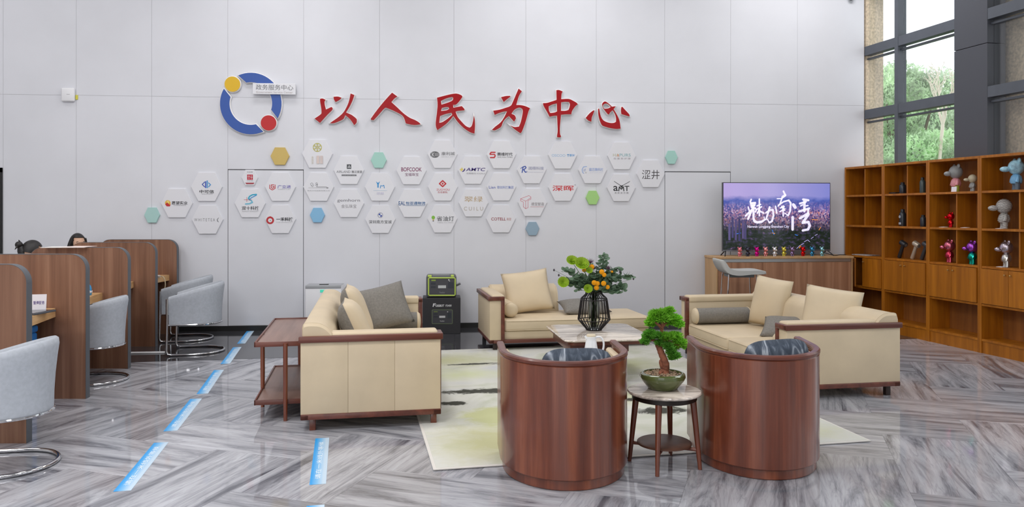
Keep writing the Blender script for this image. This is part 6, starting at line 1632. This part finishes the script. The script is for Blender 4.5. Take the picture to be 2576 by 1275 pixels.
# ================================================================== POWER STATION, CARTON, PURIFIER BY THE BACK WALL
PY = 10.30
def pz(u, v): return wall_xz(u, v, PY)
x0, _ = pz(1063, 745); x1, _ = pz(1158.5, 745)
cu, cv = 1111, 787
X0, Z0 = pz(cu, cv)
t = thing('printed_carton', 'black printed carton standing on the floor by the back wall', 'carton', T(X0, PY, 0))
obj('carton_body', box(new(), x0 - X0, x1 - X0, 0, 0.36, 0.002, 0.478, bev=0.004), plain('carton_black', (46, 46, 50), 0.55), t, smooth=0)
obj('carton_tape', box(new(), x0 - X0 - 0.0006, x1 - X0 + 0.0006, 0.15, 0.21, 0.44, 0.4788), plain('carton_tape', (70, 72, 74), 0.3), t, smooth=0)
mk = thing('tmp', 'x', 'x', T(X0, PY, Z0))
marks(mk, cu, cv, [('t', (226, 228, 230), 'F', 1089, 763, 1096, 771.5, .03, .2), ('t', (226, 228, 230), 'OSSIBOT', 1096, 766, 1117, 771.5, .03, .2), ('t', (206, 208, 210), 'F2400', 1121, 766, 1136, 771, .03, .1),
    ('p', (96, 108, 84), [(1088, 778), (1137, 778), (1139, 780), (1139, 813), (1137, 815), (1088, 815), (1086, 813), (1086, 780)]), ('p', (66, 66, 72), [(1089, 780), (1136, 780), (1137, 781), (1137, 812), (1136, 813), (1089, 813), (1088, 812), (1088, 781)]),
    ('r', (110, 124, 66), 1091, 782.5, 1101, 785), ('r', (206, 208, 210), 1105, 794, 1120, 799), ('r', (48, 52, 60), 1091, 788, 1101, 791), ('r', (48, 52, 60), 1091, 795, 1101, 798), ('r', (48, 54, 62), 1126, 786, 1135, 800), ('t', (196, 198, 200), 'Fossibot', 1107, 805, 1118, 809), ('e', (206, 208, 210), 1126, 784, 1.6, 1.2)], 0.0, pz)
for ch in list(mk.children):
    ch.parent = t; ch.matrix_basis = T(0, 0, Z0) @ ch.matrix_basis
bpy.data.objects.remove(mk)
x0, _ = pz(1072, 720); x1, _ = pz(1148.5, 720); X0, Z0 = pz(1110, 720)
t = thing('power_station', 'grey portable power station with lime trim on top of the carton', 'power station', T(X0, PY + 0.02, 0))
M_PS = plain('station_grey', (88, 90, 92), 0.5); M_LIME = plain('lime_trim', (190, 214, 92), 0.45)
obj('station_body', box(new(), x0 - X0, x1 - X0, 0, 0.30, 0.480, 0.775, bev=0.03, seg=3), M_PS, t)
bm = new()
def px3(u, v): q = wall_xz(u, v, PY + 0.02); return (q[0] - X0, q[1])
lp = []
for (u, v) in ((1143, 699), (1145, 701), (1145, 741), (1143, 743), (1080, 743), (1078, 741), (1078, 701), (1080, 699)):
    q = px3(u, v); lp.append((q[0], -0.002, q[1]))
tube(bm, lp, 0.0085, 8, closed=True); obj('lime_frame', bm, M_LIME, t)
for u0, u1 in ((1076, 1086), (1134, 1142)):
    a_, b_ = px3(u0, 689), px3(u1, 689); obj('lime_corner', box(new(), a_[0], b_[0], 0.0, 0.06, 0.752, 0.779, bev=0.006), M_LIME, t)
a_, b_ = px3(1088, 689), px3(1131, 695); obj('carry_recess', box(new(), a_[0], b_[0], 0.02, 0.2, 0.764, 0.778, bev=0.004), plain('station_light', (120, 122, 124), 0.5), t)
mk = thing('tmp', 'x', 'x', T(X0, PY + 0.02, Z0))
marks(mk, 1110, 720, [('r', (72, 72, 78), 1082, 702, 1142, 740), ('r', (146, 168, 72), 1085, 703.5, 1096, 707), ('r', (196, 200, 200), 1102, 718, 1122, 725), ('r', (48, 54, 64), 1084, 711, 1096, 716), ('r', (48, 54, 64), 1084, 720, 1096, 724), ('r', (52, 56, 66), 1127, 710, 1141, 725), ('e', (214, 216, 216), 1129, 704, 1.8, 1.8), ('e', (214, 216, 216), 1131, 707, 1.3, 1), ('t', (150, 152, 156), 'Fossibot', 1106, 733.5, 1119, 738)], 0.0015, pz)
for ch in list(mk.children):
    ch.parent = t; ch.matrix_basis = T(0, 0, Z0) @ ch.matrix_basis
bpy.data.objects.remove(mk)
bm = new(); box(bm, 0.205, 0.26, 0.1, 0.13, 0.60, 0.63, RY(math.radians(-22)) @ T(0.25, 0, 0.09), bev=0.005)
bm.free(); bm = new(); tube(bm, [(x1 - X0 - 0.01, 0.12, 0.625), (x1 - X0 + 0.055, 0.12, 0.655)], 0.014, 8); obj('side_handle', bm, plain('station_handle', (110, 112, 116), 0.5), t)
t = thing('air_purifier', 'white floor appliance with a green display behind the left sofa', 'air purifier', T(-1.54, 10.42, 0))
obj('housing', box(new(), -0.235, 0.235, 0, 0.3, 0, 0.645, bev=0.012, seg=3), M_WHITE, t)
obj('grey_band', box(new(), -0.232, 0.232, -0.004, 0.29, 0.605, 0.648, bev=0.004), plain('appliance_grey', (166, 168, 172), 0.4), t)
obj('top_slot', box(new(), -0.06, 0.06, 0.06, 0.09, 0.646, 0.657), M_BLACK, t, smooth=0)
obj('display', box(new(), -0.04, 0.03, -0.004, 0.0, 0.555, 0.59), plain('green_display', (60, 190, 160), 0.3, emit=0.6), t, smooth=0)
